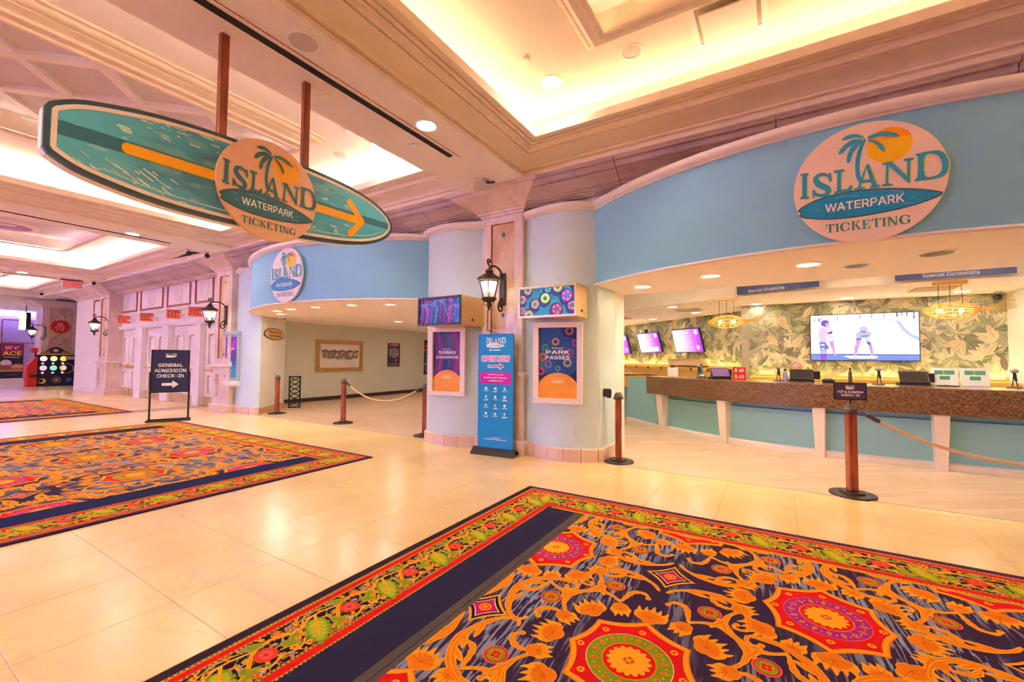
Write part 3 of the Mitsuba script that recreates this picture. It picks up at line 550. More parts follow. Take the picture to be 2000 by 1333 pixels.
def diamond_motif():
    mo = Motif()
    def d(s):
        P = [(s, 0), (0, s * 1.05), (-s, 0), (0, -s * 1.05)]; out = []
        for k in range(4):
            A, B = np.array(P[k]), np.array(P[(k + 1) % 4]); M = (A + B) / 2 * .72
            for t in np.linspace(0, 1, 6)[:-1]: out.append((1 - t) ** 2 * A + 2 * t * (1 - t) * M + t * t * B)
        return Polygon(out)
    mo.add(d(.15), OR, 2); mo.add(d(.125), BLK, 3); mo.add(d(.098), CRM, 4); mo.add(d(.088), MAG, 5); mo.add(disc(.036, 20), OR, 6); mo.add(disc(.03, 18), (.75, .10, .02), 7); mo.add(disc(.012, 8), OR, 8)
    return mo
MED, MEDP, RND, DIA = medallion_motif(True), medallion_motif(False), round_motif(), diamond_motif()
def leaf_shape(L=.23, W=.072):
    out = [(0, 0)]; n = 7
    for k in range(n):
        t = (k + .5) / n; w = W * math.sin(math.pi * min(1, t * .88 + .14)) ** .8; out += [(w * .72, t * L - .008), (w, t * L + .012)]
    r = out + [(0, L * 1.02)] + [(-x, y) for x, y in out[:0:-1]]; return Polygon(r).buffer(0)
def flower(mo, c, r, col, mid, n=6, layer=3, lay2=None):
    for k in range(n): a = 2 * math.pi * k / n + c[0] * 40; mo.add(disc(r * .46, 9, c=(c[0] + r * .58 * math.cos(a), c[1] + r * .58 * math.sin(a))), col, layer + k % 2)
    mo.add(disc(r * .34, 8, c=c), mid, layer + 2)
def border_motif(P=.46, W=.25):
    "one repeat of the vine band: x along the band, y from 0 to W across it"
    mo = Motif(); h = W / 2
    vine = spline([(-.02, .075), (.06, .05), (.15, .07), (.22, .15), (.27, .20), (.34, .205), (.40, .165), (.41, .11), (.36, .075)], 30); mo.add(ribbon(vine, .0105), OR, 2); mo.add(ribbon(vine[1:-1], .0025), OR2, 3)
    v2 = spline([(.15, .07), (.24, .045), (.32, .05), (.40, .085), (.48, .075)], 18); mo.add(ribbon(v2, .006), YE, 2)
    lf = leaf_shape(); at = (.30, .075); g = rot_to(lf, 62, at); mo.add(g, GRN, 5); mo.add(rot_to(lf.buffer(-.012), 62, at), (.33, .40, .02), 6)
    mo.add(rot_to(Polygon([(-.009, -.03), (.009, -.03), (.002, .16), (-.002, .16)]), 62, at), OR, 7)
    for k in range(4):
        for s in (1, -1): mo.add(rot_to(LineString([(0, .03 + .033 * k), (s * .03, .058 + .033 * k)]).buffer(.0022), 62, at), OR, 7)
    l2 = leaf_shape(.11, .034)
    for (x_, y_, a_) in ((.05, .11, 120), (.245, .135, 95), (.415, .10, 40), (.20, .185, 20), (.10, .06, -30)): mo.add(rot_to(l2, a_, (x_, y_)), (.30, .30, .02), 2); mo.add(rot_to(l2.buffer(-.008), a_, (x_, y_)), GRN, 3)
    flower(mo, (.135, .135), .052, (.60, .05, .015), PK, 9, 4); flower(mo, (.135, .135), .032, (.72, .08, .05), MAG, 6, 6)
    rr = random.Random(3)
    for (x, y, r, c, m) in [(.03, .19, .022, OR, RED), (.065, .225, .014, LIL, BLU), (.23, .22, .017, (.7, .05, .02), OR), (.20, .225, .013, LIL, CRM), (.02, .03, .017, (.75, .14, .02), OR), (.09, .022, .013, OR, RED), (.17, .022, .014, LIL, MAG), (.25, .018, .013, (.65, .12, .03), OR), (.38, .028, .018, OR, RED), (.43, .03, .012, LIL, BLU), (.43, .215, .020, YE, RED), (.385, .232, .012, LIL, PUR), (.33, .16, .014, (.7, .06, .03), OR), (.44, .14, .016, OR, (.6, .02, .02)), (.07, .10, .013, LIL, OR), (.21, .10, .014, OR, RED), (.30, .23, .012, BLU, LIL), (.36, .12, .012, LIL, OR)]:
        flower(mo, (x, y), r, c, m, 5, 3)
    for k in range(190): a_, x_, y_ = rr.random() * 6.28, P * rr.random(), W * rr.random(); mo.add(LineString([(x_, y_), (x_ + 0.026 * math.cos(a_), y_ + .026 * math.sin(a_))]).buffer(.0032 + .0035 * rr.random(), quad_segs=2).intersection(sbox(-.05, 0, P + .05, W)), rr.choice([LIL, OR, GRN, YE, (.30, .24, .03), BLU, OR2, (.6, .1, .03)]), 1)
    v3 = spline([(-.04, .17), (.03, .215), (.10, .20), (.16, .225), (.22, .195)], 16); mo.add(ribbon(v3, .005), YE, 2); v4 = spline([(.20, .03), (.27, .012), (.36, .03), (.44, .06)], 14); mo.add(ribbon(v4, .0045), (.42, .36, .03), 2)
    return mo
BM = border_motif()
def carpet(label, R, ph, sides, seam=None, detail=True):
    """R: plan rectangle; ph: centre of one green medallion; sides: which edges (x0,x1,y0,y1) carry the vine border"""
    x0, x1, y0, y1 = R; t = thing('patterned_carpet', label, 'carpet'); zt = .012
    part(t, 'backing', bx(x0, x1, y0, y1, .0005, zt - .001), mat('carpet_edge_' + str(len(scene)), (.028, .016, .03), .95, spec=.1))
    BW = .50; fx0, fx1, fy0, fy1 = x0 + (BW if 'x0' in sides else 0), x1 - (BW if 'x1' in sides else 0), y0, y1 - (BW if 'y1' in sides else 0)
    gx0, gx1 = fx0, fx1
    if 'x0' in sides: gx0 = fx0 + .335
    if 'x1' in sides: gx1 = fx1 - .30
    part(t, 'field', bx(gx0, gx1, fy0, fy1, .001, zt), STREAK)
    pr = Print((0, 0, zt), (1, 0, 0), (0, 1, 0), (0, 0, 1), step=.00022); clip = sbox(gx0, fy0, gx1, fy1)
    I = range(-8, 9); sw = {GRN: PUR, CRM: PK}
    for i in I:
        for j in range(-4, 4):
            g = (ph[0] + 1.61 * i, ph[1] + 1.80 * j); p = (g[0] + .805, g[1] + .90)
            for c, s in ((g, None), (p, sw)):
                if not (gx0 - .9 < c[0] < gx1 + .9 and fy0 - .9 < c[1] < fy1 + .9): continue
                (MEDP if s else MED).stamp(pr, c, clip, swap=s); DIA.stamp(pr, (c[0] + .805, c[1]), clip)
                for dx, dy in ((.54, .29), (-.54, .29), (.265, .61), (-.265, .61)): RND.stamp(pr, (c[0] + dx, c[1] + dy), clip)
    pr.emit(t, 'scroll_pattern', PILE)
    bp = Print((0, 0, zt), (1, 0, 0), (0, 1, 0), (0, 0, 1), step=.00022)
    def band(o, u, v, L, nav):
        "o corner, u along the edge, v inward"
        o, u, v = np.array(o, float), np.array(u, float), np.array(v, float)
        def r(a, b, c, layer, s0, s1): bp.poly(Polygon([o + u * s0 + v * a, o + u * s1 + v * a, o + u * s1 + v * b, o + u * s0 + v * b]), c, layer)
        m = lambda d: (d if o_m[0] else 0, L - (d if o_m[1] else 0)); o_m = nav['miter']
        r(0, .06, nav['edge'], 0, *m(0)); r(.06, .50, (.55, .27, .02), 1, *m(.06))
        for a, b in ((.08, .118), (.412, .458)): r(a, b, RED, 2, *m(a))
        r(.134, .396, BLK, 2, *m(.134))
        n = int(L / .022)
        for a in (.062, .121, .399, .461):
            for k in range(n):
                s = k * .022
                if s > (a if o_m[0] else 0) and s < L - (a if o_m[1] else 0): r(a + .002, a + .0105, nav['dot'], 3, s, s + .011)
        if nav['w']: r(.472, .5, nav['navy'], 3, *m(.47)); r(.49, .5 + nav['w'], nav['navy'], 2, *m(.49))
        sgn = 1 if u[0] * v[1] - u[1] * v[0] > 0 else -1
        c0, c1 = m(.134)
        for k in range(int(L / .46) + 1):
            s = k * .46 + nav.get('ph', 0)
            for q, vv, f, c, layer, b in BM.items:
                xs_ = vv[:, :1] + s
                if xs_.min() < c0 or xs_.max() > c1: continue
                w = o + xs_ * u + (vv[:, 1:] * 1.045 + .134) * v; bp.add(w, f if sgn > 0 else f[:, ::-1], c, layer + 3)
    DOT = (.05, .03, .02); E1, NV = (.028, .016, .03), (.022, .020, .055)
    if 'y1' in sides: band((x0, y1), (1, 0), (0, -1), x1 - x0, dict(miter=('x0' in sides, 'x1' in sides), edge=(.075, .02, .085), dot=DOT, w=0, navy=NV))
    if 'x0' in sides: band((x0, y1), (0, -1), (1, 0), y1 - y0, dict(miter=(True, False), edge=E1, dot=DOT, w=.335, navy=NV, ph=.10))
    if 'x1' in sides: band((x1, y1), (0, -1), (-1, 0), y1 - y0, dict(miter=(True, False), edge=(.05, .012, .085), dot=DOT, w=.30, navy=(.012, .018, .07), ph=.10))
    bp.emit(t, 'border_pattern', PILE)
    if seam:
        part(t, 'seam_strip', cat(bx(gx0 - .085, gx0 - .036, fy0, fy1, zt, zt + .0012), bx(gx0 - .030, gx0, fy0, fy1, zt, zt + .0012)), mat('seam_grey', (.085, .070, .062), .9, spec=.1))
carpet('large navy carpet with orange scrolls and medallions in front of the ticket counter bay', RUGS[0], (-.605, 2.02), ('x0', 'x1', 'y1'), seam=True)
carpet('navy and orange scroll carpet beneath the surfboard sign, before the small bay', RUGS[1], (-8.0, 2.02), ('x0', 'x1', 'y1'))
carpet('far patterned carpet in front of the white entrance doors', RUGS[2], (-16.4, 2.02), ('x0', 'x1', 'y1'))
# ================================================================== lettering and the island emblem
def serif(t, h=1.0):
    "serif capitals drawn from stems, hairlines and bowls; returns a shape, baseline 0"
    S, H, sf = .17, .075, .05
    def stem(x, w=S, z0=0, z1=1): return unary_union([sbox(x, z0, x + w, z1), sbox(x - .07, z0, x + w + .07, z0 + sf), sbox(x - .07, z1 - sf, x + w + .07, z1)])
    def para(a, b, w): return Polygon([(a[0], a[1]), (a[0] + w, a[1]), (b[0] + w, b[1]), (b[0], b[1])])
    def ring(cx, rx, ry, ix, iy, cy=.5, dx=0): return disc(1, 40, rx, ry, (cx, cy)).difference(disc(1, 40, ix, iy, (cx + dx, cy)))
    def glyph(c):
        if c == 'I': return stem(.1), .37
        if c == 'L': return unary_union([stem(.1), sbox(.1, 0, .62, .07), Polygon([(.5, 0), (.66, 0), (.66, .27), (.62, .27)])]), .72
        if c == 'T': return unary_union([sbox(.3, 0, .47, 1), sbox(.22, 0, .55, sf), sbox(.02, .93, .75, 1), Polygon([(.02, 1), (.02, .74), (.06, .74), (.14, .93)]), Polygon([(.75, 1), (.75, .74), (.71, .74), (.63, .93)])]), .78
        if c == 'E': return unary_union([stem(.1), sbox(.1, 0, .66, .07), sbox(.1, .93, .62, 1), sbox(.1, .47, .5, .54), sbox(.48, .38, .52, .63), Polygon([(.54, 0), (.70, 0), (.70, .26), (.66, .26)]), Polygon([(.52, 1), (.65, 1), (.65, .76), (.61, .76)])]), .76
        if c == 'N': return unary_union([sbox(.12, 0, .12 + H, 1), sbox(.70, 0, .70 + H, 1), para((.70 - .06, 0), (.08, 1), S), sbox(.03, 0, .30, sf), sbox(.60, 1 - sf, .87, 1), sbox(0, 1 - sf, .2, 1)]), .90
        if c == 'A': return unary_union([para((.06, 0), (.36, 1), H), para((.56, 0), (.30, 1), S), sbox(.2, .28, .6, .35), sbox(-.02, 0, .24, sf), sbox(.48, 0, .84, sf)]), .84
        if c == 'K': return unary_union([stem(.1), para((.28, .42), (.62, 1), H), para((.62, 0), (.33, .58), S), sbox(.52, 0, .88, sf), sbox(.5, 1 - sf, .8, 1)]), .86
        if c == 'D': return unary_union([stem(.1), disc(1, 44, .62, .5, (.25, .5)).difference(disc(1, 40, .45, .43, (.25, .5))).intersection(sbox(.22, 0, 1, 1)), sbox(.1, 0, .3, .065), sbox(.1, .935, .3, 1)]), .92
        if c in 'CG':
            g = ring(.46, .44, .52, .27, .45, dx=.035).difference(Polygon([(.46, .5), (1.2, .86), (1.2, .14 if c == 'C' else .42)])); g = g.union(sbox(.78, .66, .82, .98))
            if c == 'G': g = g.union(unary_union([sbox(.66, .06, .83, .44), sbox(.56, .40, .92, .45)]))
            return g, .92
        if c == 'S':
            p = spline([(.55, .76), (.50, .90), (.33, .97), (.15, .88), (.13, .72), (.30, .55), (.48, .40), (.52, .22), (.38, .05), (.20, .03), (.08, .14), (.05, .26)], 40); w = .035 + .055 * np.exp(-((np.linspace(0, 1, 40) - .5) / .22) ** 2)
            return unary_union([ribbon(p, w), sbox(.53, .70, .57, .98), sbox(.03, .02, .07, .30)]), .64
        return Polygon(), .35
    out, x = [], 0
    for c in t:
        g, a = glyph(c); out.append(affinity.translate(g, x, 0)); x += a + .04
    return affinity.scale(unary_union(out).buffer(0), h, h, origin=(0, 0)), x * h
LG = {'I':[[-0.899,0.328],[-0.782,0.323],[-0.783,0.282],[-0.804,0.276],[-0.81,-0.096],[-0.785,-0.106],[-0.786,-0.14],[-0.907,-0.124],[-0.906,-0.09],[-0.878,-0.083],[-0.872,0.284],[-0.9,0.29]],
'S':[[-0.485,0.127],[-0.475,0.167],[-0.523,0.225],[-0.604,0.254],[-0.673,0.21],[-0.661,0.122],[-0.581,0.041],[-0.51,-0.036],[-0.529,-0.108],[-0.617,-0.111],[-0.692,-0.068],[-0.714,-0.007]],
'L':[[-0.422,0.281],[-0.287,0.279],[-0.288,0.24],[-0.324,0.234],[-0.333,-0.072],[-0.251,-0.073],[-0.205,-0.015],[-0.183,-0.015],[-0.188,-0.113],[-0.429,-0.12],[-0.429,-0.083],[-0.389,-0.082],[-0.376,0.226],[-0.422,0.243]],
'A1':[[0.003,0.267],[0.026,0.27],[-0.073,-0.075],[-0.016,-0.087],[-0.017,-0.114],[-0.153,-0.113],[-0.153,-0.084],[-0.115,-0.083]],'A2':[[0.003,0.267],[0.023,0.295],[0.041,0.283],[0.135,-0.074],[0.169,-0.088],[0.168,-0.125],[0.048,-0.124],[0.048,-0.092],[0.073,-0.087]],'A3':[[-0.045,0.033],[0.076,0.032],[0.082,-0.018],[-0.052,-0.014]],
'N':[[0.218,0.257],[0.323,0.273],[0.508,-0.022],[0.517,0.222],[0.479,0.236],[0.48,0.272],[0.59,0.267],[0.589,0.233],[0.552,0.223],[0.541,-0.131],[0.521,-0.13],[0.29,0.201],[0.277,-0.091],[0.331,-0.102],[0.33,-0.134],[0.204,-0.121],[0.205,-0.092],[0.244,-0.089],[0.26,0.224],[0.218,0.229]],
'D':[[0.611,0.313],[0.827,0.326],[0.914,0.292],[0.967,0.218],[0.996,0.105],[0.988,-0.014],[0.948,-0.095],[0.882,-0.134],[0.598,-0.124],[0.599,-0.089],[0.633,-0.08],[0.647,0.289],[0.611,0.29]],'Di':[[0.713,0.281],[0.815,0.279],[0.885,0.223],[0.919,0.124],[0.919,0.017],[0.884,-0.066],[0.817,-0.094],[0.704,-0.091]],
'trunk':[[-0.025,0.727],[0.022,0.711],[-0.021,0.608],[-0.055,0.469],[-0.078,0.31],[-0.077,0.146],[-0.046,0.009],[-0.1,0.004],[-0.132,0.126],[-0.139,0.292],[-0.112,0.499],[-0.065,0.636]],
'F1':[[0.006,0.729],[-0.055,0.811],[-0.175,0.858],[-0.273,0.826],[-0.323,0.772],[-0.216,0.774],[-0.113,0.783],[-0.031,0.738]],'F2':[[-0.019,0.725],[-0.139,0.762],[-0.249,0.716],[-0.336,0.63],[-0.364,0.531],[-0.272,0.569],[-0.244,0.624],[-0.14,0.672],[-0.057,0.708]],
'F3':[[-0.013,0.712],[-0.114,0.701],[-0.193,0.619],[-0.24,0.498],[-0.249,0.4],[-0.221,0.347],[-0.183,0.434],[-0.176,0.499],[-0.117,0.583],[-0.058,0.658]],'F4':[[0.006,0.724],[0.088,0.775],[0.212,0.793],[0.355,0.743],[0.461,0.639],[0.318,0.676],[0.186,0.723],[0.099,0.704]],'F5':[[0.006,0.711],[0.099,0.686],[0.196,0.617],[0.254,0.505],[0.25,0.429],[0.193,0.489],[0.158,0.578],[0.086,0.649]],
'board':[[-0.955,-0.311],[-0.659,-0.171],[-0.311,-0.126],[-0.005,-0.133],[0.299,-0.175],[0.59,-0.242],[0.812,-0.317],[0.933,-0.372],[0.809,-0.431],[0.526,-0.509],[0.11,-0.554],[-0.267,-0.564],[-0.625,-0.53],[-0.932,-0.436],[-0.878,-0.381]]}
def ch(k, it=2):
    p = np.array(LG[k], float)
    for _ in range(it): q = np.roll(p, -1, 0); p = np.stack([.75 * p + .25 * q, .25 * p + .75 * q], 1).reshape(-1, 2)
    return Polygon(p).buffer(0)
def island_letters():
    sp = spline(LG['S'], 36); w = .022 + .026 * np.exp(-((np.linspace(0, 1, 36) - .5) / .25) ** 2)
    S = unary_union([ribbon(sp, w), sbox(-.49, .10, -.465, .26), sbox(-.73, -.135, -.705, .01)])
    D = ch('D', 2).difference(ch('Di', 2)).union(sbox(.60, -.124, .70, -.09))
    return unary_union([Polygon(LG['I']), S, Polygon(LG['L']), Polygon(LG['A1']), Polygon(LG['A2']), Polygon(LG['A3']), Polygon(LG['N']).buffer(0), D])
ISL = island_letters(); PALM = unary_union([ch(k) for k in ('F1', 'F2', 'F3', 'F4', 'F5')] + [ch('trunk', 2)])
def saw(g, n=26, a=.012): return g
BRD = ch('board', 1)
def fit_text(g, x0, x1, z0, z1, dz=0.0):
    b = g.bounds; sx, sz = (x1 - x0) / (b[2] - b[0]), (z1 - z0) / (b[3] - b[1]); return affinity.affine_transform(g, [sx, 0, sx * dz, sz, x0 - b[0] * sx, z0 - b[1] * sz - b[0] * sx * dz])
def emblem(pr, R, ink, board, tick, sun=(.95, .56, .01), sun2=(.90, .33, .01), full=True, hl=(.62, .66, .05), white=(.88, .84, .80), at=(0, 0), sun_on=True, sunc=(.305, .545)):
    k = lambda g: affinity.translate(affinity.scale(g, R, R, origin=(0, 0)), *at)
    if sun_on:
        s = disc(.29, 40, c=sunc); pr.poly(k(s), sun, 1); pr.poly(k(s.intersection(sbox(-1, sunc[1] + .10, 1, 1))), sun2, 2)
    if hl: pr.poly(k(affinity.translate(ISL, .018, -.006)), hl, 3)
    pr.poly(k(PALM), ink, 5)
    pr.poly(k(ISL.buffer(.008)), pr_bg[0], 5) if False else None
    pr.poly(k(ISL), ink, 6)
    pr.poly(k(BRD.buffer(.012)), (.05, .05, .07) if board else ink, 4); 
    if board: pr.poly(k(BRD.buffer(-.004)), board, 5)
    pr.poly(k(fit_text(text_poly('WATERPARK'), -.555, .47, -.425, -.285)), white, 7)
    if board and full:
        rr = random.Random(5)
        for i in range(26):
            x = -.7 + 1.5 * rr.random(); y = -.34 + .13 * (rr.random() - .5) * 2 - .05 * x; L = .04 + .10 * rr.random(); g = LineString([(x, y), (x + L, y + L * .2 * (rr.random() - .3))]).buffer(.0035)
            if BRD.buffer(-.03).contains(g): pr.poly(k(g), tuple(.5 * a + .4 for a in board), 6)
    if tick: pr.poly(k(fit_text(serif('TICKETING')[0], -.55, .54, -.785, -.635)), tick, 6)
pr_bg = [(1, 1, 1)]
INKB, BRDB, TICK, PEACHY = (.03, .36, .56), (.008, .28, .56), (.012, .25, .22), (.90, .70, .56)

# ---- the round sign on the large fascia
t = thing('round_sign', 'large peach round ticketing sign with palm emblem on the big curved blue fascia', 'sign')
part(t, 'disc', slab(disc(.51, 72), (.656, 4.645, 2.91), (1, 0, 0), (0, 0, 1), (0, -1, 0), .03), mat('sign_peach', PEACHY, .45), smooth=30)
pr = Print((.656, 4.615, 2.91), (1, 0, 0), (0, 0, 1), (0, -1, 0)); emblem(pr, .51, INKB, BRDB, TICK); pr.emit(t, 'emblem')
part(t, 'standoff', cat(*[tube([(.656 + dx, 4.64, 2.91 + dz), (.656 + dx, 4.80, 2.91 + dz)], .02) for dx in (-.3, .3) for dz in (-.25, .25)]), SILVER)
# ---- the small round sign on the far fascia
t = thing('round_sign', 'small pale round ticketing sign with palm emblem on the far blue fascia', 'sign'); c = (-7.88, 4.655, 2.94)
part(t, 'disc', slab(disc(.515, 60), c, (1, 0, 0), (0, 0, 1), (0, -1, 0), .03), mat('sign_pale', (.86, .82, .84), .45), smooth=30)
pr = Print((c[0], c[1] - .03, c[2]), (1, 0, 0), (0, 0, 1), (0, -1, 0), step=.0015); emblem(pr, .515, (.03, .33, .50), (.01, .29, .62), (.03, .24, .33), hl=None, full=False); pr.emit(t, 'emblem')

# ---- the hanging surfboard sign
t = thing('surfboard_sign', 'hanging teal surfboard sign with orange arrow and round ticketing emblem', 'sign')
yy = np.array([.64, .66, .74, .90, 1.15, 1.5, 1.9, 2.3, 2.55, 2.8, 2.98, 3.10, 3.19, 3.24, 3.255]); hw = np.array([.118, .15, .20, .252, .30, .328, .332, .320, .303, .270, .225, .175, .115, .05, .0]); ax = lambda y: 2.735 + (y - 1.2) * .035
up = spline(np.stack([yy, hw], 1)[1:], 50); outline = Polygon(np.vstack([[(yy[0], ax(yy[0]) + hw[0])], np.stack([up[:, 0], ax(up[:, 0]) + up[:, 1]], 1), np.stack([up[::-1][:, 0], ax(up[::-1][:, 0]) - up[::-1][:, 1]], 1), [(yy[0], ax(yy[0]) - hw[0])]])).buffer(0)
U, Vv, Nn = (0, 1, 0), (0, 0, 1), (1, 0, 0)
part(t, 'back_board', slab(outline, (-3.66, 0, 0), U, Vv, Nn, .074), WHITE); part(t, 'board', slab(outline, (-3.585, 0, 0), U, Vv, Nn, .035), mat('board_rim', (.030, .075, .095), .35))
part(t, 'face', slab(outline.buffer(-.028), (-3.55, 0, 0), U, Vv, Nn, .003), SURF)
pr = Print((-3.547, 0, 0), U, Vv, Nn)
rim = outline.buffer(-.030).difference(outline.buffer(-.055)); pr.poly(rim, (.88, .70, .52), 1)
pr.poly(sbox(.70, 2.68, 3.2, 2.75).intersection(outline.buffer(-.056)) if False else Polygon([(.69, 2.688), (.69, 2.775), (3.2, 2.838), (3.2, 2.772)]).intersection(outline.buffer(-.056)), (.035, .17, .21), 1)
AR_ = [(1.02, 2.735), (2.84, 2.765)]; pr.poly(LineString(AR_).buffer(.038), (.93, .42, .008), 3); pr.poly(LineString([(2.70, 2.915), (2.85, 2.765), (2.715, 2.61)]).buffer(.033, join_style=1), (.93, .42, .008), 3)
inner = outline.buffer(-.085); pr.poly(LineString(list(inner.exterior.coords)).buffer(.0035).intersection(sbox(.9, 2.3, 3.3, 2.72)), (.60, .74, .64), 2)
rr = random.Random(11)
for i in range(75):
    if rr.random() < .5: y, z, s = 1.05 + rr.random() * 1.0, 2.90 + .12 * rr.random(), 1
    else: y, z, s = .75 + rr.random() * .5, 2.48 + .16 * rr.random(), -1
    L = .01 + .07 * rr.random() ** 2; g = LineString([(y, z), (y + L, z - .18 * L * (s < 0) * 3)]).buffer(.0018 + .004 * rr.random()); pr.poly(g.intersection(outline.buffer(-.06)), (.62, .74, .60), 2)
pr.emit(t, 'board_print')
part(t, 'disc', slab(disc(.405, 64), (-3.545, 1.92, 2.755), U, Vv, Nn, .03), mat('sign_orange_peach', (.82, .48, .27), .45), smooth=30)
pr = Print((-3.515, 1.92, 2.755), U, Vv, Nn); emblem(pr, .405, (.035, .17, .21), (.035, .17, .21), (.035, .15, .15), sun=(.93, .42, .008), sun2=(.88, .36, .008), white=(.88, .80, .70), hl=(.55, .46, .06)); pr.emit(t, 'emblem')
for y in (1.575, 2.255): part(t, 'hanging_post', bbx(-3.625, -3.575, y - .03, y + .03, ax(y) + .28, 3.88, .004), MAHOG)

# ---- boxed screens on the two pale columns, framed posters under them
def poly_screen(t, o, u, v, n, w, h, bg, items, lvl):
    "lit screen: each colour its own lamp face"
    by = {}
    def put(g, c, layer):
        for q in geoms(g.intersection(sbox(0, 0, w, h))):
            vv, ff = tri(q); by.setdefault((c, layer), []).append((vv, ff))
    put(sbox(0, 0, w, h), bg, 0)
    for g, c, l in items: put(g, c, l)
    cols = {}
    for (c, l), L in by.items():
        for vv, ff in L:
            W = np.asarray(o, float) + vv[:, :1] * np.asarray(u, float) + vv[:, 1:] * np.asarray(v, float) + np.asarray(n, float) * (.001 * (l + 1))
            m = tm(W, ff); nn = np.cross(np.asarray(u, float), np.asarray(v, float)); fn = m.face_normals.mean(0)
            if fn @ np.asarray(n, float) < 0: m = tm(W, ff[:, ::-1])
            cols.setdefault(c, []).append(m)
    for c, ms in cols.items(): part(t, 'picture', cat(*ms), DARKE, emit=lamp(c, lvl, 0.0), kind='stuff')
def screen_box(label, x0, x1, y0, yb, z0, z1, palms):
    t = thing('display_box', label, 'screen'); b = .03
    part(t, 'case', cat(bx(x0, x1, y0 + .02, yb, z0, z0 + .015), bx(x0, x1, y0 + .02, yb, z1 - .015, z1), bx(x0, x0 + .015, y0 + .02, yb, z0, z1), bx(x1 - .015, x1, y0 + .02, yb, z0, z1), bx(x0 + .01, x1 - .01, y0 + .03, y0 + .05, z0 + .01, z1 - .01)), GOLDCASE)
    part(t, 'bezel', frame_map(prism(sbox(x0, z0, x1, z1).difference(sbox(x0 + b, z0 + b, x1 - b, z1 - b)), 0, .02), (0, y0 + .02, 0), (1, 0, 0), (0, 0, 1), (0, -1, 0)), DARKBR if palms else GOLDCASE)
    part(t, 'screw', lathe([(0, 0), (.016, 0), (.016, -.006), (0, -.006)], (0, 0, 0), 10) if False else move(tube([(0, 0, 0), (.012, 0, 0)], .016, 10), t=(x1, (y0 + yb) / 2, z0 + .08)), DARKBR)
    w, h = x1 - x0 - 2 * b, z1 - z0 - 2 * b; it = []; r_ = random.Random(9)
    if palms:
        for i in range(9):
            x = w * (i + .4 * r_.random()) / 8.5; it.append((ribbon(spline([(x, 0), (x + .03, h * .5), (x - .02 + .05 * r_.random(), h)], 10), .022 + .018 * r_.random()), [(.16, .02, .30), (.42, .03, .32), (.04, .06, .36), (.02, .16, .48), (.07, .02, .20)][i % 5], 1))
        for cx, cy in ((.12, .8), (.55, .95), (.92, .7)):
            for k in range(11):
                a = math.radians(200 + 16 * k); L = .30 * (.7 + .3 * r_.random()); it.append((ribbon(spline([(cx * w, cy * h), (cx * w + .6 * L * math.cos(a), cy * h + .6 * L * math.sin(a) + .03), (cx * w + L * math.cos(a), cy * h + L * math.sin(a) - .02)], 9), .006), [(.05, .35, .72), (.60, .05, .50), (.02, .14, .42)][k % 3], 2))
        bg = (.035, .02, .13)
    else:
        bg = (.012, .035, .20); 
        for gx, gy, r, c in ((.30, .45, .34, (.01, .16, .32)), (.50, .55, .30, (.02, .34, .50)), (.72, .3, .24, (.01, .10, .30)), (.4, .2, .25, (.03, .40, .52))): it.append((disc(r, 24, 1.3, 1, (gx * w, gy * h)).intersection(sbox(0, 0, w, h)), c, 1))
        for i, (gx, gy, r, c) in enumerate(((.28, .42, .062, (.75, .28, .20)), (.47, .62, .068, (.80, .80, .10)), (.68, .20, .072, (.85, .03, .25)), (.86, .66, .075, (.60, .08, .60)), (.03, .62, .06, (.75, .20, .2)), (.14, .95, .06, (.75, .3, .25)), (.70, 1.0, .07, (.85, .45, .2)), (.16, .02, .07, (.8, .4, .15)), (.95, .3, .06, (.75, .1, .25)), (.03, .2, .055, (.7, .1, .3)), (.52, .95, .05, (.06, .35, .5)))):
            it.append((disc(r * 1.4, 20, 1, 1.1, (gx * w - .01, gy * h - .02)), (.012, .05, .22), 2 + 0 * i)); it.append((disc(r, 22, c=(gx * w, gy * h)).difference(disc(r * .42, 14, c=(gx * w, gy * h))), c, 3)); it.append((disc(r * .45, 14, c=(gx * w, gy * h)), (.05, .45, .60), 2))
            for q in range(5): a = q * 1.257; it.append((disc(r * .15, 7, c=(gx * w + .7 * r * math.cos(a), gy * h + .7 * r * math.sin(a))), (.9, .75, .55), 4))
    poly_screen(t, (x0 + b, y0 + .028, z0 + b), (1, 0, 0), (0, 0, 1), (0, -1, 0), w, h, bg, it, .20)
screen_box('boxed screen with violet and blue palm fronds on the pale column', -4.70, -3.865, 4.85, 5.42, 1.885, 2.31, True)
screen_box('boxed screen in a gold case showing bright swim rings above the park passes poster', -3.06, -2.19, 5.11, 5.48, 1.95, 2.38, False)

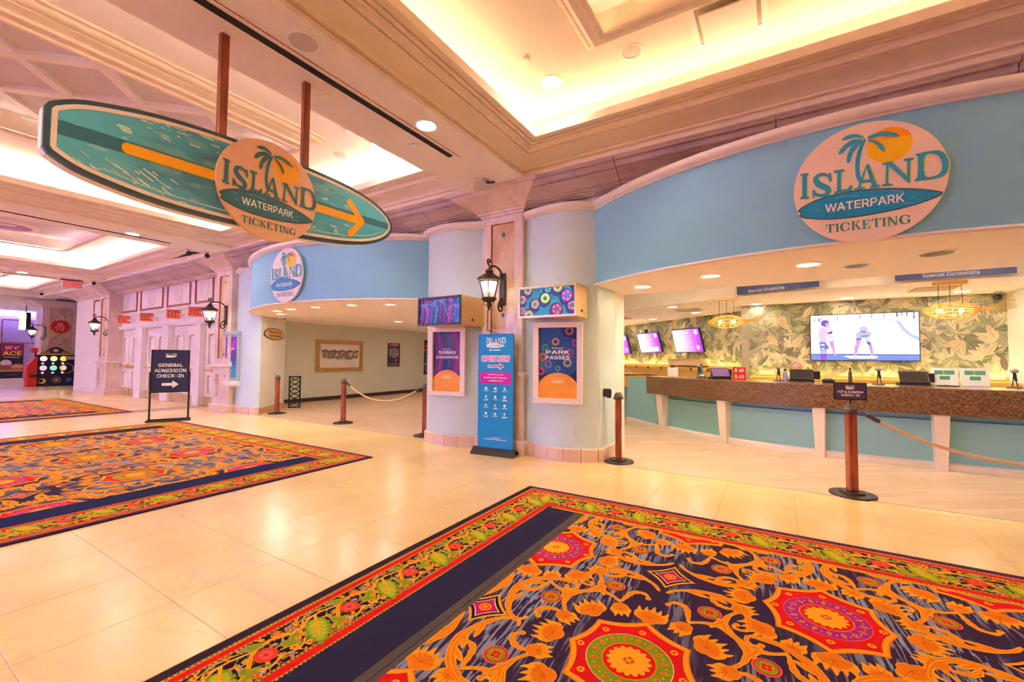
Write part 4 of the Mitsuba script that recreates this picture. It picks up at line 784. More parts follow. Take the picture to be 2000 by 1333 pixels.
def qr_free(pr, x, y): pass
def fancy_poster(pr, w, h, palms, l1, l2, l3):
    r_ = random.Random(4 + palms)
    pr.poly(sbox(0, 0, w, h), (.012, .022, .14) if not palms else (.05, .025, .16), 1); A = sbox(0, 0, w, h)
    if palms:
        for i in range(7): x = w * (i + .3) / 6.5; pr.poly(ribbon(spline([(x, .3 * h), (x + .04, .7 * h), (x - .03, h)], 9), .02 + .012 * (i % 3)).intersection(A), [(.13, .02, .22), (.24, .03, .24), (.02, .04, .20), (.02, .11, .30)][i % 4], 2)
        for k in range(16): a = math.radians(180 + 12 * k); pr.poly(ribbon([(w * .6, h * .95), (w * .6 + .18 * math.cos(a), h * .95 + .22 * math.sin(a)), (w * .6 + .3 * math.cos(a), h * .93 + .36 * math.sin(a))], .006).intersection(A), [(.02, .14, .32), (.20, .03, .24)][k % 2], 3)
    else:
        for gx, gy, r in ((.3, .8, .2), (.7, .6, .22), (.5, .45, .2), (.2, .55, .15)): pr.poly(disc(r, 22, 1, 1.2, (gx * w, gy * h)).intersection(A), (.015, .07, .26) if r > .19 else (.02, .16, .30), 2)
        for gx, gy, r, c in ((.44, .80, .055, (.42, .22, .16)), (.16, .72, .05, (.03, .25, .22)), (.80, .64, .06, (.30, .03, .26)), (.10, .58, .06, (.50, .12, .05)), (.75, .50, .06, (.30, .32, .20)), (.25, .48, .055, (.20, .12, .42)), (.80, .95, .06, (.30, .12, .12)), (.05, .38, .06, (.45, .04, .15)), (.95, .78, .05, (.28, .05, .3)), (.5, .42, .04, (.1, .3, .35))):
            pr.poly(disc(r, 20, c=(gx * w, gy * h)).difference(disc(r * .5, 14, c=(gx * w, gy * h))).intersection(A), c, 3)
    pr.poly(disc(1, 50, .62 * w, .36 * h, (.5 * w, .0)).intersection(sbox(0, 0, w, h)), (.88, .36, .035), 4)
    pr.text(l1, .018, (w / 2, h * .70), (.85, .85, .9), 5, True, width=.30 * w); pr.text(l2, .04, (w / 2, h * .625), (.9, .9, .92), 5, width=.62 * w if not palms else .62 * w, vscale=1.25); pr.text(l3, .04, (w / 2, h * .55), (.9, .9, .92), 5, width=.8 * w if palms else .62 * w, vscale=1.2 if not palms else 1.0)
    LGT = (.93, .62, .36); pr.poly(affinity.translate(affinity.scale(ISL, .10, .10, origin=(0, 0)), w / 2, h * .262), LGT, 5); pr.poly(affinity.translate(affinity.scale(BRD, .10, .08, origin=(0, 0)), w / 2, h * .262), LGT, 5)
    pr.poly(sbox(w * .25, h * .135, w * .75, h * .138), LGT, 5); pr.poly(sbox(w * .40, h * .205, w * .60, h * .21), LGT, 5)
def framed_poster(label, o, u, w, h, mx, mz, palms, texts):
    u = np.array([*u, 0.0]); n = np.array([u[1], -u[0], 0.0]); o = np.asarray(o, float); t = thing('framed_poster', label, 'poster'); W, Hh = w + 2 * mx, h + 2 * mz
    part(t, 'frame', slab(sbox(0, 0, W, Hh).difference(sbox(mx, mz, mx + w, mz + h)), o - n * .0, u, (0, 0, 1), n, .045), WHITEP)
    part(t, 'backing', slab(sbox(.01, .01, W - .01, Hh - .01), o - n * .06, u, (0, 0, 1), n, .062), WHITEP)
    pr = Print(o + n * .003 + u * mx + np.array([0, 0, mz]), u, (0, 0, 1), n, step=.0008); fancy_poster(pr, w, h, palms, *texts); pr.emit(t, 'print')
    for a, b in ((.03, .05), (.03, Hh - .05), (W - .03, .05), (W - .03, Hh - .05)): part(t, 'screw', slab(disc(.012, 8, c=(a, b)), o + n * .045, u, (0, 0, 1), n, .003), SILVER)
framed_poster('framed summer experiences poster on the pale column under the palm screen', (-4.83, 5.265, .80), (.985, .174), .50, .95, .085, .065, 1, ('Explore', 'SUMMER', 'EXPERIENCES'))
framed_poster('framed park passes poster on the pale column under the swim ring screen', (-2.91, 5.30, .785), (.98, .20), .54, .97, .075, .07, 0, ('Book your', 'PARK', 'PASSES'))
# slim poster case on the far pale column
t = thing('poster_case', 'slim violet and blue poster case on the far pale column beside the doors', 'poster')
o = np.array([-11.83, 5.53, .83]); part(t, 'case', bbx(-11.86, -11.24, 5.44, 5.60, .80, 1.95, .015), mat('case_grey', (.42, .50, .60), .3)); part(t, 'lamp_shelf', cat(bbx(-11.88, -11.22, 5.40, 5.60, 1.92, 2.02, .02)), 'mat_case_grey'); part(t, 'lower_bowl', bbx(-11.86, -11.24, 5.40, 5.60, .66, .80, .03), WHITE)
pr = Print((-11.81, 5.438, .88), (1, 0, 0), (0, 0, 1), (0, -1, 0), step=.001)
for k in range(10): pr.poly(sbox(0, .1 * k, .52, .1 * k + .1), [(.03, .30, .62), (.03, .32, .66), (.03, .28, .6), (.04, .15, .42), (.06, .08, .36), (.10, .06, .36), (.16, .05, .40), (.22, .05, .45), (.22, .04, .48), (.14, .04, .42)][k], 1)
pr.poly(ribbon(spline([(.02, .45), (.2, .6), (.5, .95)], 10), .05), (.4, .04, .42), 2); pr.text('SUMMER', .05, (.26, .68), (.85, .85, .9), 3, width=.34); pr.poly(disc(.07, 16, c=(.26, .33)), (.7, .85, .92), 3); pr.poly(sbox(.2, .14, .32, .17), (.7, .85, .92), 3); pr.emit(t, 'print')

# ---- standing signs
def place(o, u): u = unit([*u, 0]); return np.asarray(o, float), u, np.array([u[1], -u[0], 0.0])
t = thing('totem_sign', 'tall bright blue waterpark totem sign on a black folded base', 'sign')
o, u, n = place((-3.80, 5.205, 0), (.996, .085)); W, zt, zb = .585, 1.755, .07
part(t, 'panel', slab(sbox(0, zb, W, zt), o - n * .02, u, (0, 0, 1), n, .02), mat('totem_edge', (.01, .12, .28), .4))
prof = Polygon([(-.11, .0), (-.105, .0), (-.012, .085), (.012, .085), (.105, 0), (.11, 0), (.11, .006), (.014, .095), (-.014, .095), (-.11, .006)])
part(t, 'base', frame_map(prism(prof.buffer(.001), -.07, W + .05), o - n * .01, -n, (0, 0, 1), u), BLACK)
pr = Print(o, u, (0, 0, 1), n, step=.0008); WH_ = (.86, .90, .92); pr.poly(sbox(0, zb, W, zt), (.004, .27, .62), 0); cx = W / 2
pr.poly(affinity.translate(affinity.scale(ISL, .17, .20, origin=(0, 0)), cx, zt - .115), WH_, 1); pr.poly(affinity.translate(affinity.scale(BRD, .17, .15, origin=(0, 0)), cx, zt - .120), WH_, 1); pr.text('WATERPARK', .02, (cx, zt - .183), (.004, .20, .5), 2, width=.2); pr.poly(sbox(cx - .10, zt - .25, cx - .075, zt - .225), WH_, 1); pr.text('SHOWBOAT', .022, (cx + .02, zt - .25), WH_, 1, width=.16)
ON = text_poly('OPEN NOW'); pr.poly(fit_text(ON, cx - .235, cx + .235, zt - .405, zt - .325).buffer(.009), WH_, 1); pr.poly(fit_text(ON, cx - .235, cx + .235, zt - .405, zt - .325), (.52, .03, .30), 2)
ar = unary_union([sbox(cx - .12, zt - .485, cx + .08, zt - .465), Polygon([(cx + .07, zt - .515), (cx + .13, zt - .475), (cx + .07, zt - .435), (cx + .085, zt - .475)])]); pr.poly(ar.buffer(.010), WH_, 1); pr.poly(ar, (.52, .03, .20), 2)
pr.poly(sbox(cx - .235, zt - .715, cx + .235, zt - .58).buffer(.02), (.55, .012, .40), 1)
for k, s in enumerate(("The World's Largest", 'Beachfront Indoor Waterpark', 'is Just Steps Away!')): pr.text(s, .02, (cx, zt - .605 - .045 * k), WH_, 2, width=(.27, .38, .25)[k])
for r in range(4):
    for q in range(3):
        X, Z = cx + (q - 1) * .155, zt - .80 - .122 * r
        pr.poly([disc(.021, 10, c=(X, Z)), sbox(X - .02, Z - .015, X + .02, Z + .018), Polygon([(X - .022, Z - .018), (X + .022, Z - .018), (X, Z + .026)]), unary_union([sbox(X - .006, Z - .022, X + .006, Z + .022), sbox(X - .02, Z - .004, X + .02, Z + .008)])][(r * 3 + q) % 4], WH_, 1)
        for k in range(1 + (r + q) % 2): pr.poly(sbox(X - .04 + .008 * k, Z - .040 - .014 * k, X + .04 - .008 * k, Z - .033 - .014 * k), WH_, 1)
pr.poly(sbox(cx - .10, .245, cx + .10, .25), WH_, 1); pr.text('waterparkticketing.com', .02, (cx, .212), WH_, 1, width=.36); pr.emit(t, 'print')

def ga_sign():
    t = thing('stand_sign', 'navy general admission check-in sign in a black floor frame beside the rug', 'sign'); o, u, n = place((-11.33, 3.77, 0), (.38, .925)); W = .66
    for s in (0, W): part(t, 'post', bx(0, 0, 0, 0, 0, 0) if False else move(bbx(-.015, .015, -.015, .015, .02, 1.02, .003), t=o + u * s), BLACK)
    for s in (0, W): part(t, 'channel', slab(sbox(s - .02, .62, s + .02, 1.06), o - n * .012, u, (0, 0, 1), n, .03), BLACK)
    part(t, 'base', cat(slab(sbox(-.05, 0, W + .05, .03), o - n * .16, u, (0, 0, 1), n, .32), slab(sbox(-.02, .03, W + .02, .05), o - n * .04, u, (0, 0, 1), n, .08)), BLACK)
    part(t, 'panel', slab(sbox(.015, .62, W - .015, 1.52), o - n * .008, u, (0, 0, 1), n, .016), NAVY); part(t, 'border', slab(sbox(.0, .61, W, 1.53).difference(sbox(.025, .635, W - .025, 1.505)), o - n * .01, u, (0, 0, 1), n, .021), BLACK)
    pr = Print(o + n * .009, u, (0, 0, 1), n, step=.0015); c = (.85, .85, .88); m = W / 2; pr.poly(sbox(.03, .64, W - .03, 1.50), (.026, .028, .085), 0)
    pr.poly(affinity.translate(affinity.scale(ISL, .10, .12, origin=(0, 0)), m, 1.415), c, 1); pr.poly(affinity.translate(affinity.scale(BRD, .10, .10, origin=(0, 0)), m, 1.42), c, 1)
    for k, (s, w) in enumerate((('GENERAL', .42), ('ADMISSION', .54), ('CHECK-IN', .46))): pr.text(s, .07, (m, 1.165 - .115 * k), c, 1, width=w, vscale=1.0)
    pr.poly(unary_union([sbox(m - .14, .755, m + .05, .815), Polygon([(m + .04, .70), (m + .15, .785), (m + .04, .87)])]), c, 1); pr.emit(t, 'print')
ga_sign()

# ---- stanchions and ropes
def stanchion(x, y, label, h=.94, grp=None, w=.042):
    t = thing('stanchion', label, 'stanchion'); part(t, 'base', lathe([(0, 0), (.20, 0), (.205, .008), (.20, .016), (.11, .02), (.11, .034), (.105, .04), (0, .04)], (x, y, 0), 40), DARKBR, smooth=40)
    part(t, 'post', move(bbx(-w, w, -w, w, .04, h - .09, .008), R=rz(.35), t=(x, y, 0)), MAHOG)
    part(t, 'cap', lathe([(0, h - .09), (w * 1.42, h - .09), (w * 1.45, h - .05), (w * 1.2, h - .035), (w * 1.05, h - .01), (w * .7, h), (0, h + .004)], (x, y, 0), 18), PEWTER, smooth=30)
    part(t, 'ring', tube([(x + .07 * math.cos(a), y + .07 * math.sin(a), h - .085) for a in np.linspace(0, 2 * np.pi, 14)], .006, 6), DARKBR); return t
def rope(a, b, sag, label, r=.016):
    t = thing('rope', label, 'rope'); s = np.linspace(0, 1, 60); A, B = np.array(a, float), np.array(b, float); p = A + (B - A) * s[:, None]; p[:, 2] -= sag * 4 * s * (1 - s)
    part(t, 'core', tube(p, r * .8, 8), ROPE, smooth=True)
    tn = np.gradient(p, axis=0); tn /= np.linalg.norm(tn, axis=1, keepdims=True); si = np.cross(tn, [0, 0, 1]); si /= np.linalg.norm(si, axis=1, keepdims=True); upv = np.cross(si, tn); q = np.linspace(0, 1, 240); P = np.stack([np.interp(q, s, p[:, k]) for k in range(3)], 1); S_ = np.stack([np.interp(q, s, si[:, k]) for k in range(3)], 1); U_ = np.stack([np.interp(q, s, upv[:, k]) for k in range(3)], 1)
    for k in range(3): an = q * np.linalg.norm(B - A) / .09 * 2 * np.pi + k * 2.094; part(t, 'strand', tube(P + r * .5 * (np.cos(an)[:, None] * S_ + np.sin(an)[:, None] * U_), r * .62, 6), ROPE, smooth=True)
    for e, d in ((0, 1), (-1, -1)): part(t, 'end_sleeve', tube([p[e], p[e] + d * tn[e] * .12], r * 1.35, 8), DARKBR); part(t, 'hook', tube([p[e] - d * tn[e] * .06, p[e]], .007, 6), STEELDK)
stanchion(-1.873, 5.822, 'dark wood stanchion on a round base beside the pale column'); stanchion(.64, 5.741, 'dark wood stanchion carrying the small cabana check-in sign')
stanchion(-10.50, 6.03, 'dark wood stanchion near the no smoking sign'); stanchion(-7.865, 5.947, 'dark wood stanchion with a rope in the middle of the lobby entrance'); stanchion(-5.40, 5.80, 'dark wood stanchion half hidden by the pale column with the palm screen')
stanchion(3.15, 5.70, 'dark wood stanchion past the end of the counter rope')
rope((.77, 5.733, .84), (3.02, 5.692, .84), .36, 'tan twisted rope hanging before the ticket counter'); rope((-7.74, 5.94, .845), (-5.53, 5.806, .845), .30, 'pale rope between the two lobby stanchions')
t = thing('post_sign', 'small navy cabana check-in sign clipped on top of a stanchion', 'sign'); o, u, n = place((.50, 5.70, 0), (.985, .17))
part(t, 'stem', tube([(.64, 5.741, .94), (.64, 5.741, 1.0)], .012), DARKBR); part(t, 'frame', slab(sbox(0, .985, .285, 1.165), o - n * .02, u, (0, 0, 1), n, .016), BLACK)
pr = Print(o - n * .004, u, (0, 0, 1), n, step=.0006); pr.poly(sbox(.01, .995, .275, 1.155), (.060, .035, .095), 1); c = (.86, .80, .80); pr.poly(affinity.translate(affinity.scale(ISL, .042, .052, origin=(0, 0)), .1425, 1.122), c, 2); pr.poly(affinity.translate(affinity.scale(BRD, .042, .045, origin=(0, 0)), .1425, 1.123), c, 2)
pr.text('VIP & CABANA', .024, (.1425, 1.058), c, 2, width=.225); pr.text('CHECK-IN', .024, (.1425, 1.023), c, 2, width=.16); pr.emit(t, 'print')
# ================================================================== the ticket counter
t = TCN = thing('ticket_counter', 'long curved brown granite ticket counter with teal front and white bracket legs', 'counter')
G = spline([(-2.28, 8.90), (-1.6, 8.45), (-.85, 8.03), (0, 7.74), (.75, 7.59), (1.5, 7.52), (2.4, 7.50), (3.24, 7.55)], 60)
def off(path, d):
    p = np.asarray(path, float); tn = np.gradient(p, axis=0); tn /= np.linalg.norm(tn, axis=1, keepdims=True); return p + np.stack([-tn[:, 1], tn[:, 0]], 1) * d
part(t, 'granite_top', prism(Polygon(np.vstack([G, off(G, .95)[::-1]])).buffer(0), 1.01, 1.05), GRANITE)
part(t, 'granite_apron', sweep(G, [(.05, .71), (0, .715), (-.004, .74), (-.004, 1.035), (.012, 1.05), (.05, 1.05)], left=True, caps=False), GRANITE, smooth=40)
part(t, 'apron_end', frame_map(prism(sbox(0, .71, .95, 1.05), 0, .04), (*off(G, 0)[0], 0), (*unit(off(G, 1)[0] - G[0]), 0), (0, 0, 1), (*unit(G[1] - G[0]), 0)), GRANITE)
part(t, 'front_panel', sweep(off(G, .22), [(0, .09), (0, .62), (.03, .64), (.03, .72)], left=True, caps=False), TEALP, smooth=40)
part(t, 'shelf_lip', sweep(off(G, .20), [(.02, .60), (0, .605), (0, .625), (.03, .635)], left=True, caps=False), TEALP)
part(t, 'toe_strip', sweep(off(G, .15), [(.1, 0), (0, 0), (0, .07), (.02, .085), (.1, .09)], left=True, caps=False), WHITEP)
for x, y in [(-2.03, 8.78), (-.85, 8.08), (.46, 7.65), (1.80, 7.60), (3.0, 7.62)]:
    i = int(np.argmin(((G - [x, y]) ** 2).sum(1))); tn = unit(G[min(i + 1, 59)] - G[max(i - 1, 0)]); nn = np.array([-tn[1], tn[0]]); c = G[i]
    pts = [];
    for z, hw_, o0 in ((.0, .055, .10), (.05, .05, .10), (.71, .075, .03)):
        for s in (-1, 1):
            for oo in (o0, .24): q = c + tn * s * hw_ + nn * oo; pts.append([*q, z])
    part(t, 'bracket_leg', trimesh.convex.convex_hull(np.array(pts)), WHITEP)
part(t, 'side_panel', sweep([(-2.08, 8.95), (-2.94, 9.80)], [(0, .0), (0, 1.0)], left=False, caps=False), TEALP); part(t, 'side_toe', sweep([(-2.08, 8.95), (-2.94, 9.80)], [(.0, 0), (.03, 0), (.03, .08), (0, .09)], left=True), WHITEP)
t = thing('ticket_counter', 'second shorter granite counter seen past the gap beside the pale column', 'counter')
G2 = np.array([(-4.85, 11.95), (-4.0, 10.9), (-3.05, 9.9)])
part(t, 'granite_apron', sweep(G2, [(.05, .71), (0, .715), (0, 1.05), (.05, 1.05)], left=True, caps=False), GRANITE); part(t, 'granite_top', prism(Polygon(np.vstack([G2, (G2 + [.6, .55])[::-1]])).buffer(0), 1.01, 1.05), GRANITE); part(t, 'front_panel', sweep(G2 + [.2, .18], [(0, 0), (0, .72)], left=True, caps=False), TEALP)
# back shelf with a lit yellow strip
t = thing('back_shelf', 'yellow lit back shelf along the leaf wallpaper behind the ticket counter', 'shelf')
YEL = mat('bamboo_shelf', (.80, .50, .10), .4)
part(t, 'shelf_run', bbx(-.50, 3.24, 9.95, 10.42, 1.0, 1.06, .005), YEL); part(t, 'carcass', bx(-.50, 3.24, 10.0, 10.42, 0, 1.0), YEL)
part(t, 'light_strip', tm([[-.45, 10.30, 1.075], [3.2, 10.30, 1.075], [3.2, 10.38, 1.075], [-.45, 10.38, 1.075]], [[0, 1, 2], [0, 2, 3]]), DARKE, emit=lamp((1, .72, .25), 3.2, .6)); part(t, 'strip_lip', bx(-.48, 3.22, 10.27, 10.285, 1.06, 1.10), YEL)
nw = np.array([-dw[1], dw[0]]); nw = nw if nw @ (-w0) > 0 else -nw
def along_wall(s0, s1, d0, d1, z0, z1): a, b = w0 + dw * s0, w0 + dw * s1; return prism(Polygon([a + nw * d0, b + nw * d0, b + nw * d1, a + nw * d1]), z0, z1)
t = thing('back_shelf', 'yellow lit back shelf below the three purple menu screens', 'shelf')
part(t, 'shelf_run', along_wall(.1, 6.4, .01, .5, 1.12, 1.19), YEL); part(t, 'carcass', along_wall(.1, 6.4, .01, .45, 0, 1.12), YEL); part(t, 'strip_lip', along_wall(.1, 6.4, .16, .175, 1.19, 1.24), YEL)
a, b = w0 + dw * .15, w0 + dw * 6.3; q = np.array([a + nw * .05, b + nw * .05, b + nw * .14, a + nw * .14]); q = np.c_[q, np.full(4, 1.205)]; m = tm(q, [[0, 1, 2], [0, 2, 3]]); m = m if m.face_normals[0][2] > 0 else tm(q, [[0, 2, 1], [0, 3, 2]])
part(t, 'light_strip', m, DARKE, emit=lamp((1, .74, .27), 3.6, .6))
for k in range(9): part(t, 'stud', along_wall(.6 + .62 * k, .66 + .62 * k, .5, .52, 1.13, 1.17), BLACK)

# wallpaper leaves: flat print
def leaf_print(o, u, n, W, H, seed, name):
    pr = Print(o, u, (0, 0, 1), n, step=.0004); r = random.Random(seed); A = sbox(0, 0, W, H)
    cols = [(.13, .14, .07), (.20, .21, .10), (.27, .27, .14), (.34, .31, .18), (.22, .18, .12), (.16, .13, .10), (.38, .35, .22)]; pale = [(.70, .55, .32), (.62, .50, .29), (.76, .64, .40)]
    N = int(W * H * 44)
    for i in range(N):
        cx, cz = r.random() * W, r.random() * H; base = r.random() * 6.28; fan = r.choice([5, 6, 7])
        kind = r.random()
        for k in range(fan):
            a = base + (k - fan / 2) * (.42 if kind < .75 else .9); L = (.17 + .16 * r.random()) * (.7 if kind > .85 else 1); bend = (r.random() - .5) * .9
            tt = np.linspace(0, 1, 9); ang = a + bend * tt; x = cx + np.cumsum(np.cos(ang)) * L / 9; z = cz + np.cumsum(np.sin(ang)) * L / 9
            w = L * (.12 + .05 * r.random()) * np.sin(np.pi * np.clip(tt * .94 + .04, 0, 1)) ** .8; c = r.choice(pale) if kind < .30 else r.choice(cols)
            lay = 1 + (i * 17) // N
            g = ribbon(np.stack([x, z], 1), w).intersection(A); pr.poly(g, c, lay)
            h = ribbon(np.stack([x, z], 1)[1:], np.maximum(w[1:] * .10, .002)).intersection(A); pr.poly(h, tuple(v * (.55 if kind < .30 else 1.9) for v in c), lay + .5)
            if kind >= .30 and k % 2: 
                e = ribbon(np.stack([x + .3 * w, z + .3 * w], 1)[2:-1], w[2:-1] * .22).intersection(A); pr.poly(e, tuple(min(.8, v * 1.5) for v in c), lay + .4)
    pr.emit(WT, name, PRINT, kind='stuff')
leaf_print((-.52, YT - .001, 1.06), (1, 0, 0), (0, -1, 0), 3.78, 1.5, 21, 'leaf_print')
leaf_print((*(w0 + nw * .002), 1.19), (*dw, 0), (*nw, 0), 6.4, 1.41, 22, 'leaf_print')

# ================================================================== screens in the ticket bay
def screen_frame(t, o, u, v, n, w, h, d=.05, m=BLACK, b=.02):
    part(t, 'housing', slab(sbox(-b, -b, w + b, h + b), np.asarray(o, float) - np.asarray(n, float) * d, u, v, n, d), m)
t = thing('television', 'large wall television showing two people by a pool and one bending person', 'television'); w, h = 1.59, .87; o = (.56, 10.34, 1.405); screen_frame(t, o, (1, 0, 0), (0, 0, 1), (0, -1, 0), w, h, .06, BLACK, .012)
F = lambda pts: Polygon([(x / 1900. * w, (950 - y) / 790. * h) for x, y in [(a - 40, b) for a, b in pts]]).buffer(0)
sk, sk2, nv, wt, bl, gy = (.85, .50, .75), (.62, .28, .62), (.05, .04, .30), (.80, .82, 1.0), (.10, .16, .62), (.42, .50, .80)
it = [(sbox(0, .085, w, h), (1.0, 1.0, 1.0), 1), (F([(40, 850), (1950, 850), (1950, 950), (40, 950)]), (.16, .26, .85), 2), (F([(40, 842), (1950, 850), (1950, 866), (40, 858)]), (.05, .10, .45), 3), (F([(1560, 290), (1640, 310), (1720, 420), (1820, 520), (1950, 570), (1950, 640), (1800, 560), (1690, 470)]), (.45, .52, .85), 2), (F([(560, 235), (1000, 215), (1650, 270), (1950, 350), (1950, 380), (1600, 300), (1000, 262), (500, 290)]), (.68, .72, .95), 2)]
for x, y0, y1, ww in ((118, 215, 270, 14), (205, 205, 275, 24), (255, 205, 240, 14), (365, 190, 240, 12), (550, 175, 265, 10), (745, 170, 240, 8), (958, 160, 240, 12), (1157, 150, 240, 14), (1370, 145, 235, 12), (1585, 150, 225, 20), (1605, 170, 220, 14), (1670, 150, 210, 16), (1752, 140, 220, 22), (1865, 130, 270, 24)): it.append((F([(x - ww / 2, y0), (x + ww / 2, y0), (x + ww / 2, y1), (x - ww / 2, y1)]), (.16, .16, .36), 3))
it += [(F([(240, 310), (245, 265), (300, 242), (370, 252), (395, 290), (380, 330), (320, 370), (250, 340)]), (.16, .05, .45), 5), (F([(320, 310), (390, 290), (420, 330), (415, 390), (350, 400), (310, 360)]), sk, 5), (F([(200, 400), (250, 370), (330, 380), (345, 450), (330, 560), (360, 640), (200, 640), (215, 560), (185, 480)]), sk, 4), (F([(345, 400), (430, 380), (455, 450), (450, 500), (490, 530), (440, 620), (360, 620), (340, 520)]), (.80, .62, .85), 4), (F([(355, 450), (390, 470), (440, 440), (455, 480), (370, 495)]), (.03, .03, .10), 6), (F([(360, 580), (450, 570), (440, 615), (380, 625)]), wt, 6),
 (F([(385, 620), (470, 610), (480, 720), (490, 820), (540, 870), (470, 875), (440, 760), (400, 680)]), sk2, 5), (F([(200, 630), (320, 640), (385, 740), (310, 775), (220, 775)]), (.14, .16, .62), 6), (F([(225, 660), (300, 680), (310, 700), (230, 700)]), wt, 7), (F([(240, 735), (300, 740), (295, 765), (240, 765)]), wt, 7)]
for k in range(5): it.append((F([(222 + 26 * k, 775), (234 + 26 * k, 775), (234 + 26 * k, 875), (222 + 26 * k, 875)]), (.12, .05, .42), 5))
it += [(F([(222, 870), (330, 870), (325, 940), (222, 940)]), (.42, .03, .62), 5), (F([(950, 400), (990, 372), (1050, 372), (1085, 400), (1080, 450), (1050, 480), (970, 480), (945, 440)]), (.66, .45, .75), 6), (F([(960, 440), (1060, 450), (1050, 490), (970, 480)]), (.38, .18, .58), 7), (F([(870, 520), (900, 470), (960, 450), (1080, 455), (1140, 470), (1150, 520), (1100, 560), (900, 570)]), gy, 5), (F([(970, 530), (1110, 525), (1080, 550), (980, 550)]), (.10, .16, .45), 6),
 (F([(880, 570), (990, 560), (950, 640), (935, 690), (880, 690)]), sk2, 5), (F([(880, 570), (980, 570), (955, 610), (880, 600)]), (.28, .14, .55), 6), (F([(1010, 570), (1120, 555), (1140, 680), (1090, 690), (1060, 640)]), (.55, .66, .80), 5), (F([(1058, 620), (1138, 655), (1138, 690), (1085, 685)]), (.06, .14, .42), 6), (F([(850, 700), (935, 690), (900, 790), (880, 860), (845, 860)]), sk2, 5), (F([(1090, 690), (1150, 685), (1168, 770), (1168, 860), (1130, 860), (1125, 790)]), sk2, 5), (F([(640, 880), (850, 870), (1240, 875), (1250, 905), (1180, 925), (760, 925)]), (.92, .95, 1.0), 4), (F([(640, 885), (760, 928), (1180, 928), (1240, 912), (1180, 940), (760, 940)]), (.04, .07, .30), 3), (F([(840, 855), (885, 855), (880, 910), (835, 910)]), sk, 6), (F([(1125, 855), (1168, 855), (1180, 890), (1130, 890)]), sk, 6)]
poly_screen(t, (.56, 10.338, 1.405), (1, 0, 0), (0, 0, 1), (0, -1, 0), w, h, (.85, .9, 1.0), it, .25)
for k, (s0, s1, z0, z1, nm) in enumerate(((1.05, 2.2, 1.60, 2.20, 'tilted purple menu screen nearest the wallpaper corner'), (2.78, 3.92, 1.61, 2.19, 'tilted purple menu screen in the middle of three, with a pale box'), (4.48, 5.62, 1.59, 2.18, 'tilted purple menu screen farthest along, cut by the pale column'))):
    t = thing('menu_screen', nm, 'screen', 'purple menu screens'); h = math.hypot(z1 - z0, .16); v = unit([*(nw * .16), z1 - z0]); W = (s1 - s0) * .92; o = np.array([*(w0 + dw * s1 + nw * .20), z0]); u = -np.array([*dw, 0]); n = np.cross(u, v); n = n if n[:2] @ nw > 0 else -n
    screen_frame(t, o, u, v, n, W, h, .06, BLACK, .015); part(t, 'bracket', tube([o + u * W / 2 + v * h * .6 - n * .04, np.array([*(w0 + dw * (s1 - W / 2)), z0 + h * .75])], .03), BLACK)
    if k == 1: part(t, 'sensor', frame_map(bx(-.04, .04, 0, .12, -.03, .03), o + u * W / 2 + v * h, u, v, n), BLACK)
    grad = [(.50, .62, .95), (.52, .55, .95), (.50, .46, .92), (.48, .36, .92), (.45, .24, .92), (.44, .15, .92), (.42, .08, .92), (.38, .03, .88)]; it = [(sbox(W * i / 8, 0, W * (i + 1) / 8, h), grad[i], 1) for i in range(8)]
    for q in range(7): it.append((sbox(.10 * W, h * (.70 - .085 * q), W * (.70 - .05 * (q % 3)), h * (.715 - .085 * q)), (.75, .70, 1.0), 2))
    it.append((sbox(.25 * W, h * .83, .62 * W, h * .87), (.85, .8, 1.0), 2)); it.append((disc(.06, 14, c=(.86 * W, .2 * h)), (.40, .45, .95), 2)); it.append((disc(.07, 12, c=(.88 * W, .85 * h)), (.55, .55, .95), 2))
    if k == 1: it.append((sbox(.1 * W, .06 * h, .9 * W, .28 * h), (.72, .80, 1.0), 3))
    poly_screen(t, o + n * .002, u, v, n, W, h, (.5, .5, .95), it, .40)
for k, (x0, y0, x1, y1, nm) in enumerate(((-.61, 8.80, .575, 8.40, 'navy special occasions sign over the smaller wicker pendant'), (1.49, 8.36, 2.71, 8.36, 'navy special occasions sign over the larger wicker pendant'))):
    t = thing('header_sign', nm, 'sign'); d = unit([x1 - x0, y1 - y0]); o = np.array([x0, y0 - .03, 2.575]); n = np.array([d[1], -d[0], 0]); L = math.hypot(x1 - x0, y1 - y0)
    part(t, 'board', slab(sbox(0, 0, L, .26), o - n * .02, (*d, 0), (0, 0, 1), n, .03), mat('header_navy', (.022, .024, .105), .45) if k == 0 else 'mat_header_navy'); pr = Print(o + n * .0105, (*d, 0), (0, 0, 1), n); pr.text('Special Occasions', .05, (L * (.48 if k else .38), .022), (.86, .84, .84), 1, bold=False, width=.58); pr.emit(t, 'lettering')

